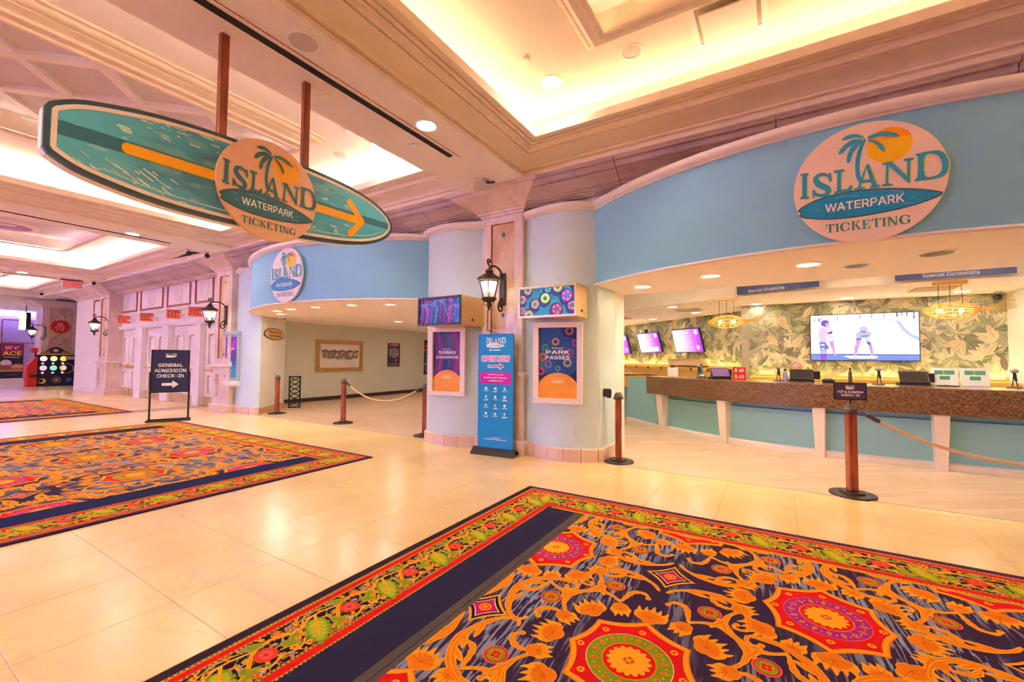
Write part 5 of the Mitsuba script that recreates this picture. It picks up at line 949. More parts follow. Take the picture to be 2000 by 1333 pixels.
# ================================================================== wicker pendants
def pendant(cx, cy, cz, L, label, tail, bars):
    t = thing('wicker_pendant', label, 'pendant lamp'); a, b = L / 2, .125; zb = 2.55
    def prof(s): return np.sin(np.pi * np.clip(s, .0, 1)) ** .8
    s = np.linspace(.03, .97, 22)
    for k in range(14):
        ph = 2 * np.pi * k / 14; p = np.stack([cx - a + L * s, cy + b * .9 * prof(s) * np.cos(ph), cz + b * prof(s) * np.sin(ph)], 1); part(t, 'wicker_rib', tube(p, .0055, 5, False), BAMBOO)
    for q in (.15, .3, .42, .58, .7, .85): ph = np.linspace(0, 2 * np.pi, 20); part(t, 'wicker_hoop', tube(np.stack([np.full(20, cx - a + L * q), cy + b * .92 * prof(q) * np.cos(ph), cz + b * 1.02 * prof(q) * np.sin(ph)], 1), .005, 5), BAMBOO)
    for k in range(7): e = (k - 3) / 3; part(t, 'tail_cane', tube(spline([(cx + a - .08, cy, cz + .02 * e), (cx + a + .10, cy + .02 * e, cz + .02 + .03 * e), (cx + a + tail, cy + .05 * e, cz + .10 + .09 * e)], 8), .004, 5), BAMBOO)
    part(t, 'ceiling_bar', bbx(cx - .18, cx + .18, cy - .03, cy + .03, zb - .05, zb, .004), BAMBOO)
    for dx in (-.12, 0, .12): part(t, 'cord', tube([(cx + dx, cy, zb - .05), (cx + dx * 1.05, cy, cz + .10)], .004, 5), DARKBR)
    for dx in (-.11, .11):
        m = trimesh.creation.icosphere(2, .032); m.apply_translation((cx + dx, cy, cz)); part(t, 'bulb', m, DARKE, emit=lamp((1, .75, .35), 30, .3), smooth=True)
        part(t, 'socket', lathe([(0, .09), (.02, .09), (.022, .03), (0, .03)], (cx + dx, cy, cz), 10), GOLD)
pendant(-.80, 8.88, 2.10, .68, 'smaller wicker fish pendant lamp with two bulbs, beyond the left sign', .30, 0); pendant(2.12, 8.55, 2.12, .64, 'larger wicker fish pendant lamp with two bulbs beside the television', .32, 0)

# ================================================================== things on the counter
ZT = 1.05
def scanner(x, y, label, h=.26):
    t = thing('barcode_scanner', label, 'scanner'); part(t, 'base', lathe([(0, 0), (.075, 0), (.07, .012), (.02, .02), (0, .02)], (x, y, ZT), 20), STEELDK, smooth=40)
    part(t, 'stand', cat(tube([(x - .02, y, ZT + .015), (x - .005, y, ZT + h * .65)], .006), tube([(x + .03, y, ZT + .015), (x + .005, y, ZT + h * .65)], .006)), BLACK); part(t, 'handle', tube([(x + .02, y + .01, ZT + h * .35), (x, y, ZT + h * .8)], [.014, .018], 8), BLACK)
    m = trimesh.creation.icosphere(2, .042); m.apply_scale([1.05, 1.1, .75]); m.apply_translation((x, y - .01, ZT + h * .87)); part(t, 'head', m, SILVER, smooth=True)
def register(x, y, label, face=0.0, dark=True):
    t = thing('register', label, 'cash register'); R = rz(face); mv = lambda m: move(m, R=R, t=(x, y, ZT))
    part(t, 'base', mv(bbx(-.17, .17, -.1, .14, 0, .03, .006)), BLACK); part(t, 'stand', mv(trimesh.convex.convex_hull(np.array([[-.13, .02, .03], [.13, .02, .03], [-.13, .13, .03], [.13, .13, .03], [-.1, .08, .16], [.1, .08, .16]]))), BLACK)
    o = R @ np.array([-.16, -.09, .03]) + np.array([x, y, ZT]); u = R @ np.array([1, 0, 0.0]); v = R @ unit([0, .62, .78]); n = R @ unit([0, -.78, .62])
    part(t, 'screen_frame', slab(sbox(0, 0, .32, .20), o, u, v, n, .018), BLACK); part(t, 'screen', slab(sbox(.015, .015, .305, .185), o + n * .018, u, v, n, .002), GLASSY if dark else mat('violet_screen', (.20, .12, .34), .15))
    part(t, 'rear_display', mv(bbx(.02, .26, .13, .16, .04, .17, .006)), BLACK)
scanner(-1.30, 8.95, 'barcode scanner on its stand beside the angled violet register'); scanner(.0, 8.42, 'barcode scanner in front of the wallpaper corner, by the staff person'); scanner(1.25, 8.20, 'barcode scanner just past the television edge'); scanner(2.64, 8.30, 'barcode scanner near the pale side wall')
register(-.90, 8.60, 'angled register with violet screen at the near end of the counter', .45, False); register(.32, 8.45, 'dark register in front of the staff person'); register(1.66, 8.36, 'dark register below the television corner'); register(2.98, 8.36, 'dark register cut by the edge at the pale side wall')
t = thing('card_terminal', 'small black card terminal with pale display beside the first scanner', 'terminal'); part(t, 'body', move(trimesh.convex.convex_hull(np.array([[-.06, -.08, 0], [.06, -.08, 0], [-.06, .08, 0], [.06, .08, 0], [-.05, .07, .07], [.05, .07, .07], [-.05, -.07, .03], [.05, -.07, .03]])), t=(-1.20, 8.64, ZT)), BLACK); part(t, 'display', slab(sbox(-.04, 0, .04, .06), (-1.20, 8.62, ZT + .045), (1, 0, 0), unit([0, .9, .35]), unit([0, -.35, .9]), .004), mat('lcd_pale', (.55, .70, .62), .2))
t = thing('card_terminal', 'small black and white card terminal beside the staff register', 'terminal'); part(t, 'body', bbx(.58, .73, 8.16, 8.28, ZT, ZT + .05, .006), BLACK); part(t, 'lid', bbx(.60, .71, 8.18, 8.26, ZT + .05, ZT + .075, .006), SILVER)
for k, (x, nm) in enumerate(((2.03, 'white board with green patches on the counter, nearer the television'), (2.34, 'white board with green patches on the counter, nearer the side wall'))):
    t = thing('display_board', nm, 'board'); o = np.array([x - .14, 8.55, ZT]); part(t, 'board', slab(sbox(0, 0, .285, .25), o, (1, 0, 0), unit([0, .12, 1]), unit([0, -1, .12]), .02), WHITE)
    pr = Print(o + np.array([0, -.0205, .002]), (1, 0, 0), unit([0, .12, 1]), unit([0, -1, .12])); g = (.08, .30, .14); pr.poly(sbox(.04, .155, .135, .215), g, 1); pr.poly(sbox(.14, .155, .25, .215), g, 1); pr.poly(sbox(.09, .08, .20, .135), g, 1); pr.emit(t, 'patches', kind='stuff')
t = thing('price_sign', 'small red price sign standing near the wallpaper corner', 'sign'); part(t, 'board', bbx(-.68, -.48, 8.52, 8.54, ZT, ZT + .22, .004), REDP); part(t, 'foot', bbx(-.68, -.48, 8.47, 8.59, ZT, ZT + .015, .004), REDP)
pr = Print((-.70, 8.519, ZT), (1, 0, 0), (0, 0, 1), (0, -1, 0)); pr.text('$ 48', .05, (.12, .14), (.9, .85, .8), 1, width=.14); pr.text('$ 42', .05, (.12, .03), (.9, .85, .8), 1, width=.14); pr.emit(t, 'lettering')
t = thing('paper_box', 'small white box with a black top at the near end of the counter', 'box'); part(t, 'body', bbx(-1.86, -1.68, 8.86, 8.98, ZT, ZT + .19, .006), WHITE); part(t, 'lid', bbx(-1.81, -1.73, 8.89, 8.95, ZT + .19, ZT + .23, .006), BLACK)
t = thing('cream_ledge_box', 'low cream box on the back shelf beside the first scanner', 'box'); part(t, 'body', along_wall(1.0, 2.3, .1, .4, 1.24, 1.40), mat('kraft', (.72, .50, .30), .6)); part(t, 'lid', along_wall(.98, 2.32, .09, .41, 1.40, 1.415), 'mat_kraft')
def bottle(x, y, z, r, h, label, m, cap):
    t = thing('bottle', label, 'bottle'); part(t, 'body', lathe([(0, 0), (r, 0), (r, h * .62), (r * .45, h * .8), (r * .4, h * .88), (0, h * .88)], (x, y, z), 16), m, smooth=40); part(t, 'cap', lathe([(0, h * .86), (r * .55, h * .86), (r * .55, h), (0, h)], (x, y, z), 12), cap)
bottle(.10, 8.50, ZT, .035, .20, 'lavender bottle with a dark cap beside the staff register', mat('lavender', (.38, .34, .62), .3), BLACK); bottle(.95, 8.45, ZT, .025, .24, 'thin dark bottle standing under the television', mat('dark_glass', (.07, .05, .04), .15), BLACK); bottle(-1.28, 9.1, ZT, .035, .26, 'teal and dark bottle behind the first scanner', mat('teal_bottle', (.05, .22, .26), .2), BLACK)
t = thing('clipboard', 'black clipboard lying before the white boards', 'clipboard'); part(t, 'board', bbx(1.90, 2.10, 8.22, 8.34, ZT, ZT + .012, .003), BLACK); part(t, 'clip', bbx(1.98, 2.02, 8.30, 8.34, ZT + .012, ZT + .022, .002), SILVER)
# ================================================================== the staff person behind the counter
import manifold3d as m3
def ball(p, r, n=16):
    return m3.Manifold.sphere(r, n).translate([float(x) for x in p])
def limb(a, ra, b, rb): return m3.Manifold.batch_hull([ball(a, ra), ball(b, rb)])
def ell(p, r): return m3.Manifold.sphere(1.0, 24).scale([float(x) for x in r]).translate([float(x) for x in p])
def finish(m, step, it=8):
    q = m.refine_to_length(step).to_mesh(); t_ = trimesh.Trimesh(q.vert_properties[:, :3], q.tri_verts, process=True); trimesh.smoothing.filter_taubin(t_, iterations=it); return t_
P0 = np.array([.28, 9.12, 0.0])
def pp(x, y, z): return P0 + np.array([x, y, z])
t = thing('person', 'staff person in a lavender shirt bent over behind the dark register', 'person')
# seated on a high stool, leaning to the counter, face down; faces -y
hip, chest, neck, head = pp(0, .16, .64), pp(0, .0, .98), pp(0, -.07, 1.12), pp(-.01, -.15, 1.26)
body = ell(hip, (.17, .13, .12)) + m3.Manifold.batch_hull([ball(hip, .13), ball(pp(-.12, .02, .98), .085), ball(pp(.12, .02, .98), .085), ball(chest, .11)]) + limb(chest, .075, neck, .055) + limb(neck, .052, head, .055)
body += ell(head, (.078, .098, .115)) + ell(head + [0, -.062, -.045], (.052, .05, .06)) + limb(head + [0, -.098, .012], .012, head + [0, -.118, -.022], .015)
for s in (-1, 1):
    body += ell(head + [s * .080, .005, -.005], (.012, .024, .033)); body += ell(head + [s * .03, -.09, .022], (.017, .012, .011))
    sh, el, wr = pp(s * .17, .01, 1.0), pp(s * .25, -.10, .80), pp(s * .12, -.33, 1.10)
    body += limb(pp(s * .10, .01, 1.01), .065, sh, .058) + limb(sh, .055, el, .042) + limb(el, .042, wr, .026)
    pm = wr + [-s * .02, -.075, .0]; body += m3.Manifold.batch_hull([ball(wr + [0, -.01, 0], .024), ball(pm + [s * .03, 0, 0], .014), ball(pm + [-s * .03, 0, 0], .014)])
    for k in range(4):
        b0 = pm + [(-.03 + .02 * k) * 1.0, -.005, 0]; l = (.062, .074, .070, .054)[k if s < 0 else 3 - k]; k1 = b0 + [0, -l * .55, -.006]; k2 = k1 + [0, -l * .4, -.020]; body += limb(b0, .0095, k1, .0088) + limb(k1, .0088, k2, .0078)
    th = wr + [-s * .018, -.03, 0]; body += limb(th, .012, th + [-s * .03, -.035, -.004], .010) + limb(th + [-s * .03, -.035, -.004], .010, th + [-s * .038, -.062, -.012], .0085)
    kn, an = pp(s * .13, -.22, .60), pp(s * .13, -.12, .27); body += limb(pp(s * .09, .12, .62), .095, kn, .065) + limb(kn, .062, an, .042) + m3.Manifold.batch_hull([ball(an + [0, 0, -.03], .04), ball(an + [0, -.16, -.045], .03)])
part(t, 'body', finish(body, .02, 6), mat('skin', (.62, .36, .26), .5), smooth=True)
sh = m3.Manifold.batch_hull([ball(hip + [0, 0, .04], .142), ball(pp(-.12, .02, .98), .097), ball(pp(.12, .02, .98), .097), ball(chest, .122)])
for s in (-1, 1): sh += limb(pp(s * .10, .01, 1.01), .077, pp(s * .17, .01, 1.0), .071) + limb(pp(s * .17, .01, 1.0), .069, pp(s * .23, -.07, .85), .058)
part(t, 'shirt', finish(sh, .03, 6), mat('shirt_lavender', (.46, .40, .68), .8), smooth=True)
hr = (ell(head + [0, .018, .018], (.092, .105, .122)) + ell(head + [0, .075, -.05], (.07, .05, .09))) - m3.Manifold.cube([.3, .2, .3], True).translate([float(x) for x in head + np.array([0, -.145, -.075])]) - m3.Manifold.cube([.3, .3, .2], True).translate([float(x) for x in head + np.array([0, 0, -.24])])
part(t, 'hair', finish(hr, .02, 5), mat('hair_fair', (.52, .30, .17), .6), smooth=True)
tr_ = ell(hip, (.18, .14, .125))
for s in (-1, 1): tr_ += limb(pp(s * .09, .12, .62), .103, pp(s * .13, -.22, .60), .073) + limb(pp(s * .13, -.22, .60), .070, pp(s * .13, -.12, .30), .053)
part(t, 'trousers', finish(tr_, .03, 5), mat('trousers_dark', (.03, .03, .05), .8), smooth=True)
for s in (-1, 1):
    an = pp(s * .13, -.12, .27); part(t, 'shoe', finish(m3.Manifold.batch_hull([ball(an + [0, .015, -.035], .048), ball(an + [0, -.17, -.05], .036), ball(an + [0, -.08, -.045], .047)]), .02, 4), BLACK, smooth=True)
SZ = -.06; t = thing('stool', 'high stool under the staff person behind the counter', 'stool'); part(t, 'seat', lathe([(0, .45), (.18, .45), (.19, .47), (.18, .495), (0, .50)], (.28, 9.27, 0), 24), BLACK); part(t, 'pole', lathe([(0, .03), (.025, .03), (.025, .45), (0, .45)], (.28, 9.27, 0), 12), SILVER); part(t, 'foot', lathe([(0, 0), (.22, 0), (.21, .02), (.03, .04), (0, .04)], (.28, 9.27, 0), 24), SILVER); part(t, 'foot_ring', tube([(.28 + .17 * math.cos(a), 9.27 + .17 * math.sin(a), .18) for a in np.linspace(0, 2 * np.pi, 20)], .012, 6), SILVER)

# ================================================================== wall lanterns
GLOW = (1.0, .88, .68)
def lantern(cx, yf, label, yc=5.08, cord=False):
    t = thing('wall_lantern', label, 'lantern'); q = lambda pr, n=6: lathe(pr, (cx, yc, 0), n)
    part(t, 'back_plate', bbx(cx - .055, cx + .055, yf - .035, yf, 2.20, 2.68, .012), DARKBR)
    part(t, 'roof', lathe([(0, 2.70), (.022, 2.70), (.03, 2.675), (.055, 2.665), (.06, 2.645), (.05, 2.635), (.10, 2.595), (.165, 2.555), (.172, 2.54), (.165, 2.525), (.0, 2.525)], (cx, yc, 0), 24), DARKBR, smooth=35)
    part(t, 'beading', lathe([(.155, 2.528), (.165, 2.522), (.162, 2.505), (.15, 2.505)], (cx, yc, 0), 24), mat('bead_bronze', (.32, .22, .15), .4) if 'mat_bead_bronze' not in scene else 'mat_bead_bronze')
    for k in range(6):
        a, b = np.pi / 3 * k, np.pi / 3 * (k + 1); T_, B_ = .148, .092
        A = [(cx + T_ * math.cos(a), yc + T_ * math.sin(a), 2.50), (cx + T_ * math.cos(b), yc + T_ * math.sin(b), 2.50), (cx + B_ * math.cos(b), yc + B_ * math.sin(b), 2.27), (cx + B_ * math.cos(a), yc + B_ * math.sin(a), 2.27)]
        part(t, 'pane', tm(A, [[0, 2, 1], [0, 3, 2]]), GLASS); part(t, 'frame_bar', tube([A[0], A[3]], .006, 5), DARKBR)
    part(t, 'base', lathe([(0, 2.27), (.105, 2.27), (.11, 2.255), (.10, 2.235), (.07, 2.215), (.03, 2.20), (.028, 2.16), (.036, 2.15), (.02, 2.13), (.012, 2.09), (0, 2.08)], (cx, yc, 0), 20), DARKBR, smooth=35)
    for k in range(3):
        a = 2.1 * k + .4; x, y = cx + .035 * math.cos(a), yc + .035 * math.sin(a); part(t, 'candle', lathe([(0, 2.27), (.013, 2.27), (.013, 2.37), (0, 2.37)], (x, y, 0), 8), mat('candle', (.75, .65, .5), .5) if 'mat_candle' not in scene else 'mat_candle'); part(t, 'bulb', lathe([(0, 2.47), (.010, 2.445), (.018, 2.41), (.014, 2.38), (0, 2.37)][::-1], (x, y, 0), 8), 'mat_candle')
    part(t, 'added_glow_sleeve', lathe([(.0, 2.365), (.085, 2.365), (.122, 2.495)][::1], (cx, yc, 0), 18), DARKE, emit=lamp(GLOW, 1.6, .15))  # added glowing cone that emits in place of the candle bulbs
    arm = spline([(cx, yf - .03, 2.58), (cx, yf - .06, 2.68), (cx, (yf + yc) / 2 + .02, 2.745), (cx, yc + .03, 2.72), (cx, yc, 2.70)], 24); part(t, 'arm', tube(arm, .014, 8), DARKBR, smooth=True)
    part(t, 'top_scroll', tube(spline([(cx, yc + .03, 2.715), (cx, yc - .02, 2.75), (cx, yc - .045, 2.79), (cx, yc - .015, 2.825), (cx, yc + .02, 2.805), (cx, yc + .005, 2.785)], 20), [.012] * 16 + [.015, .018, .018, .016], 7), DARKBR, smooth=True)
    part(t, 'bottom_scroll', tube(spline([(cx, yf - .03, 2.30), (cx, yf - .10, 2.25), (cx, yf - .13, 2.16), (cx, yf - .08, 2.10), (cx, yf - .03, 2.14), (cx, yf - .05, 2.19), (cx, yf - .085, 2.17)], 26), .014, 8), DARKBR, smooth=True)
    part(t, 'under_hoop', tube(spline([(cx + .09, yc, 2.25), (cx + .085, yc, 2.19), (cx, yc, 2.155), (cx - .085, yc, 2.19), (cx - .09, yc, 2.25)], 16), .005, 5), DARKBR)
    if cord: part(t, 'cord', tube([(cx - .02, yc, 2.09), (cx - .02, yc, 1.80), (cx - .02, yf, 1.75), (cx - .02, yf, .9)], .007, 6), DARKBR)
lantern(-3.53, 5.455, 'black iron wall lantern on the middle stone pilaster, above the blue totem', cord=True); lantern(-11.87, 5.455, 'black iron wall lantern on the pilaster between the doors and the far fascia'); lantern(-20.15, 5.455, 'black iron wall lantern on the pilaster past the white doors'); lantern(-28.3, 5.50, 'farthest iron wall lantern, on the column behind the game kiosk')

# ================================================================== exit signs
def exit_sign(o, u, w, h, label, rod=None, d=.08):
    t = thing('exit_sign', label, 'exit sign'); u = unit([*u, 0]); n = np.array([u[1], -u[0], 0]); o = np.asarray(o, float)
    part(t, 'housing', slab(sbox(0, 0, w, h), o - n * d, u, (0, 0, 1), n, d), mat('exit_plate', (.66, .42, .45), .3) if 'mat_exit_plate' not in scene else 'mat_exit_plate' if rod else mat('exit_red', (.88, .17, .09), .35) if 'mat_exit_red' not in scene else 'mat_exit_red'); part(t, 'top_bar', slab(sbox(-.02 * bool(rod), h, w + .02 * bool(rod), h + (.035 if rod else .015)), o - n * (d + .02), u, (0, 0, 1), n, d + .03), DARKBR)
    g = fit_text(text_poly('EXIT'), w * .08, w * .92, h * .14, h * .88); v, f = zip(*[tri(q) for q in geoms(g)]); k = np.cumsum([0] + [len(x) for x in v[:-1]]); V = np.vstack(v); Fc = np.vstack([a + b for a, b in zip(f, k)]); W = o + V[:, :1] * u + V[:, 1:] * np.array([0, 0, 1.0]) + n * .006; m = tm(W, Fc); m = m if m.face_normals[0] @ n > 0 else tm(W, Fc[:, ::-1])
    part(t, 'letters', m, DARKE if rod else DARKRED, emit=lamp((1.0, .035, .03), .26, 0.0) if rod else None, kind='stuff')
    if rod: part(t, 'stem', tube([o + u * w / 2 - n * d / 2 + np.array([0, 0, h + .03]), o + u * w / 2 - n * d / 2 + np.array([0, 0, rod])], .015), DARKBR)
exit_sign((-19.5, 4.10, 3.60), (0.0, 1), .47, .22, 'hanging pink and red exit sign on the far beam', rod=.28)
for x, nm in ((-19.0, 'red exit sign over the farthest pair of doors'), (-17.1, 'red exit sign over the second farthest pair of doors'), (-15.15, 'red exit sign over the third pair of doors'), (-13.75, 'red exit sign over the nearest doors, behind the lantern')):
    exit_sign((x, 5.36, 2.50), (.25, .97), .33, .24, nm); part(sorted(k for k in TAKEN if k.startswith('exit_sign'))[-1], 'bracket', bx(x + .0, x + .08, 5.62, 5.80, 2.58, 2.64), DOORP)
# ================================================================== lobby side wall
def wall_x(o_y, z, w): pass
t = thing('no_smoking_sign', 'tan oval no smoking sign on the cream lobby wall', 'sign'); d = unit(np.array([-11.56, 6.82]) - np.array([-10.69, 5.70])); n = np.array([-d[1], d[0], 0]) * -1; n = n if n[0] > 0 else -n; u = -np.array([*d, 0]) if np.cross(-np.array([*d, 0]), [0, 0, 1]) @ n > 0 else np.array([*d, 0])
c = np.array([-11.13, 6.27, 1.98]) + n * .004
part(t, 'rim', slab(disc(1, 40, .60, .15), c, u, (0, 0, 1), n, .015), DARKBR); part(t, 'plate', slab(disc(1, 40, .575, .135), c + n * .015, u, (0, 0, 1), n, .004), mat('tan_plate', (.66, .38, .14), .5))
pr = Print(c + n * .019, u, (0, 0, 1), n, step=.001); pr.text('Thank You For', .06, (0, .022), (.05, .03, .02), 1, width=.80); pr.text('Not Smoking', .06, (0, -.075), (.05, .03, .02), 1, width=.68); pr.emit(t, 'lettering')
U, N_ = np.array([0, 1.0, 0]), np.array([1.0, 0, 0]); X = -12.5
t = thing('painting', 'gold framed landscape painting on the pale green lobby wall', 'picture'); y0, y1, z0, z1 = 8.37, 10.18, .91, 1.96
GF = mat('gold_frame', C3(gold_frame_fn), .35, metal=.4); fr = sbox(y0, z0, y1, z1)
for b, d_ in ((0, .05), (.06, .07), (.10, .055)): part(t, 'frame_molding', slab(fr.buffer(-b).difference(fr.buffer(-b - (.06 if b < .1 else .035))), (X, 0, 0), U, (0, 0, 1), N_, d_), GF)
pr = Print((X + .02, 0, 0), U, (0, 0, 1), N_, step=.001); pr.poly(fr.buffer(-.135), (.86, .74, .68), 1); pr.poly(sbox(y0 + .2, z0 + .62, y1 - .55, z0 + .83), (.86, .84, .92), 2); rr = random.Random(2); cols = [(.42, .10, .06), (.10, .26, .10), (.22, .40, .16), (.52, .48, .10), (.60, .30, .10), (.20, .16, .34), (.10, .22, .28), (.62, .50, .34)]
for i in range(230):
    y = y0 + .24 + (y1 - y0 - .48) * rr.random(); s = (y - y0) / (y1 - y0); z = z0 + .42 + .26 * rr.random() ** .8 + .02 * math.sin(s * 9); r = .012 + .035 * rr.random(); pr.poly(disc(r, 7, 1.4, .8, (y, z)), rr.choice(cols), 3 + i % 3)
for i in range(14): y = y0 + .25 + (y1 - y0 - .5) * i / 13; pr.poly(disc(.05, 9, 1.5, .7, (y, z0 + .68 + .02 * math.sin(i * 2))), [(.36, .10, .08), (.16, .12, .26), (.42, .16, .06)][i % 3], 7)
pr.emit(t, 'canvas', kind='stuff')
def notice(y0, y1, z0, z1, label, second=False):
    t = thing('wall_poster', label, 'poster'); w, h = y1 - y0, z1 - z0; part(t, 'board', slab(sbox(y0, z0, y1, z1), (X + .002, 0, 0), U, (0, 0, 1), N_, .012), mat('poster_navy', (.035, .02, .075), .5) if 'mat_poster_navy' not in scene else 'mat_poster_navy'); pr = Print((X + .0145, y0, z0), U, (0, 0, 1), N_, step=.001); wt_ = (.82, .74, .72)
    if not second:
        pr.poly(sbox(0, h * .85, w, h), (.26, .02, .03), 1); pr.text('ATTENTION', .07, (w / 2, h * .885), wt_, 2, width=w * .62)
        for k in range(8): pr.poly(unary_union([sbox(w * (.5 - a) + q * .075, h * (.79 - .058 * k), min(w * (.5 + a), w * (.5 - a) + q * .075 + .058), h * (.815 - .058 * k)) for a in [(.14, .35, .40, .42, .38, .42, .36, .20)[k]] for q in range(int(2 * a * w / .075) + 1)]), wt_, 2)
        pr.poly(disc(.035, 12, c=(w * .68, h * .27)), wt_, 2); pr.poly(sbox(w * .25, h * .255, w * .52, h * .275), (.55, .15, .3), 2)
        for k in range(6): pr.poly(sbox(w * .08, h * (.15 - .022 * k), w * .9, h * (.158 - .022 * k)), (.35, .30, .42), 2)
    else:
        pr.poly(sbox(0, h * .74, w, h * .92), (.40, .02, .03), 1); pr.text('ATTENTION', .07, (w / 2, h * .82), wt_, 2, width=w * .7); 
        for z in (.69, .29): pr.poly(sbox(0, h * z, w, h * (z + .035)), (.80, .42, .03), 1)
        for k in range(14): pr.poly(sbox(w * .08, h * (.63 - .042 * k), w * .9, h * (.65 - .042 * k)), (.36, .30, .40), 2)
    pr.emit(t, 'print', kind='stuff')
notice(11.34, 11.95, 1.05, 1.94, 'small navy attention poster with a red top on the lobby wall'); notice(13.30, 14.2, .70, 2.12, 'navy notice board with yellow bars half hidden by the pale column', True)
t = thing('folding_gate', 'black folded lattice gate standing by the cream lobby wall', 'gate'); gx, gy = -11.40, 6.88; d = unit([.52, .85]); F3_ = lambda s, z: (gx + d[0] * s, gy + d[1] * s, z)
for s in (0, .26): part(t, 'post', tube([F3_(s, .03), F3_(s, .84)], .022, 6), BLACK)
part(t, 'top_rail', tube([F3_(-.03, .85), F3_(.29, .85)], .02, 6), BLACK); part(t, 'foot', tube([F3_(-.03, .02), F3_(.29, .02)], .022, 6), BLACK)
for k in range(6):
    for s in (0, 1): part(t, 'slat', tube([F3_(.26 * s, .06 + .13 * k), F3_(.26 * (1 - s), .19 + .13 * k)], .014, 5), BLACK)
def dispenser(x, y, z, label, rot=0.0):
    t = thing('card_reader', label, 'sanitizer dispenser'); part(t, 'case', move(bbx(-.035, .035, -.05, .05, -.055, .055, .008), R=rz(rot), t=(x, y, z)), BLACK); part(t, 'lip', move(bbx(-.03, .03, -.052, .0, -.07, -.055, .004), R=rz(rot), t=(x, y, z)), STEELDK)  # black hand sanitizer dispenser
dispenser(-10.76, 5.72, .95, 'small black sanitizer dispenser box at the edge of the far pale column', .6); dispenser(-2.02, 5.80, .93, 'small black sanitizer dispenser box at the edge of the nearer pale column', 1.57)

# ================================================================== ceiling fittings
def speaker(x, y, z, r, label):
    t = thing('ceiling_speaker', label, 'speaker'); part(t, 'rim', lathe([(r, 0), (r + .004, -.01), (r + .02, -.008), (r + .024, 0)], (x, y, z), 30), WHITE, smooth=40); part(t, 'grille', lathe([(0, -.009), (r * .6, -.008), (r, -.004)], (x, y, z), 30), GREYM, smooth=True)
speaker(-3.137, 1.932, ZB, .105, 'round grey speaker grille on the beam near the black slot'); speaker(-1.25, 4.347, ZC, .095, 'round speaker grille in the glowing ceiling beside the frame molding'); speaker(-5.86, 4.28, ZC, .09, 'round speaker grille in the coffer behind the surfboard posts')
def detector(x, y, z, label):
    t = thing('smoke_detector', label, 'detector'); part(t, 'body', lathe([(0, -.03), (.03, -.03), (.048, -.018), (.055, 0)], (x, y, z), 20), WHITE, smooth=40); part(t, 'vent_ring', lathe([(.044, -.0215), (.047, -.0195), (.0495, -.016)], (x, y, z), 20), GREYM)
detector(-2.243, 3.868, ZC, 'small white smoke detector in the glowing ceiling by the cove'); detector(-3.567, 3.574, ZB, 'small white smoke detector on the beam left of the slot end'); detector(-5.107, 3.825, ZC, 'small white smoke detector in the coffer behind the surfboard'); detector(-1.15, 9.6, 2.55, 'small white smoke detector by the square vent over the counter')
t = thing('sprinkler_plate', 'small white rectangular plate on the beam by the second surfboard post', 'plate'); part(t, 'plate', bbx(-3.68, -3.58, 2.36, 2.50, ZB - .006, ZB + .002, .002), WHITE); part(t, 'rim', bx(-3.69, -3.57, 2.35, 2.51, ZB - .002, ZB + .001), MOLD)
t = thing('air_diffuser', 'square white air diffuser with a dark gap in the glowing ceiling', 'vent'); part(t, 'outer_frame', prism(sbox(-.66, 4.06, -.03, 4.66).difference(sbox(-.61, 4.11, -.08, 4.61)), ZC - .012, ZC + .005), WHITE); part(t, 'throat', prism(sbox(-.61, 4.11, -.08, 4.61), ZC - .003, ZC - .001), mat('vent_inner', (.5, .44, .38), .7)); part(t, 'plaque', bbx(-.575, -.115, 4.15, 4.585, ZC - .055, ZC - .04, .004), WHITE); part(t, 'hanger', cat(*[tube([(x, y, ZC), (x, y, ZC - .045)], .008) for x in (-.5, -.2) for y in (4.25, 4.5)]), SILVER)
for x, y, w, nm in ((-1.75, 10.6, .30, 'square ceiling vent above the counter near the first menu screen'), (-3.75, 11.9, .30, 'square ceiling vent by the pale column edge'), (2.1, 9.25, .30, 'wide pale ceiling vent beside the larger wicker pendant')):
    t = thing('ceiling_vent', nm, 'vent'); z = 2.55; part(t, 'frame', prism(sbox(x - w, y - w, x + w, y + w).difference(sbox(x - w + .04, y - w + .04, x + w - .04, y + w - .04)), z - .012, z + .002), MOLD)
    for k in range(7): yy_ = y - w + .06 + k * (2 * w - .12) / 6; part(t, 'slat', move(bx(-w + .04, w - .04, -.025, .025, -.002, .002), R=rx(.5), t=(x, yy_, z - .012)), MOLD)
def camera_dome(x, y, z, label, bullet=False):
    t = thing('security_camera', label, 'camera'); part(t, 'mount', lathe([(0, 0), (.05, 0), (.05, -.015), (.02, -.03), (.018, -.06), (0, -.06)], (x, y, z), 16), GREYM)
    if bullet: part(t, 'body', move(bbx(-.09, .09, -.045, .045, -.05, .04, .008), R=rz(.6), t=(x - .06, y - .05, z - .10)), mat('camera_beige', (.55, .48, .42), .4)); part(t, 'arm', tube([(x, y, z - .05), (x + .12, y + .05, z - .05)], .02), STEELDK)
    else: m = trimesh.creation.icosphere(2, .055); m.apply_translation((x, y, z - .09)); part(t, 'lens_ball', m, BLACK, smooth=True)
camera_dome(-3.41, 4.80, ZB, 'beige box camera under the beam beside the middle capital', True); camera_dome(-11.55, 4.84, ZB, 'small dark dome camera on the second beam by the wall'); camera_dome(-11.64, 4.50, ZB, 'small dark camera on the second beam, farther from the wall'); camera_dome(-19.3, 4.80, ZB, 'small dark camera beside the hanging exit sign'); camera_dome(3.1, 10.2, 2.55, 'small camera at the wallpaper corner by the pale side wall'); camera_dome(-24.5, 4.6, ZB, 'tiny camera on the far ceiling before the stone column')

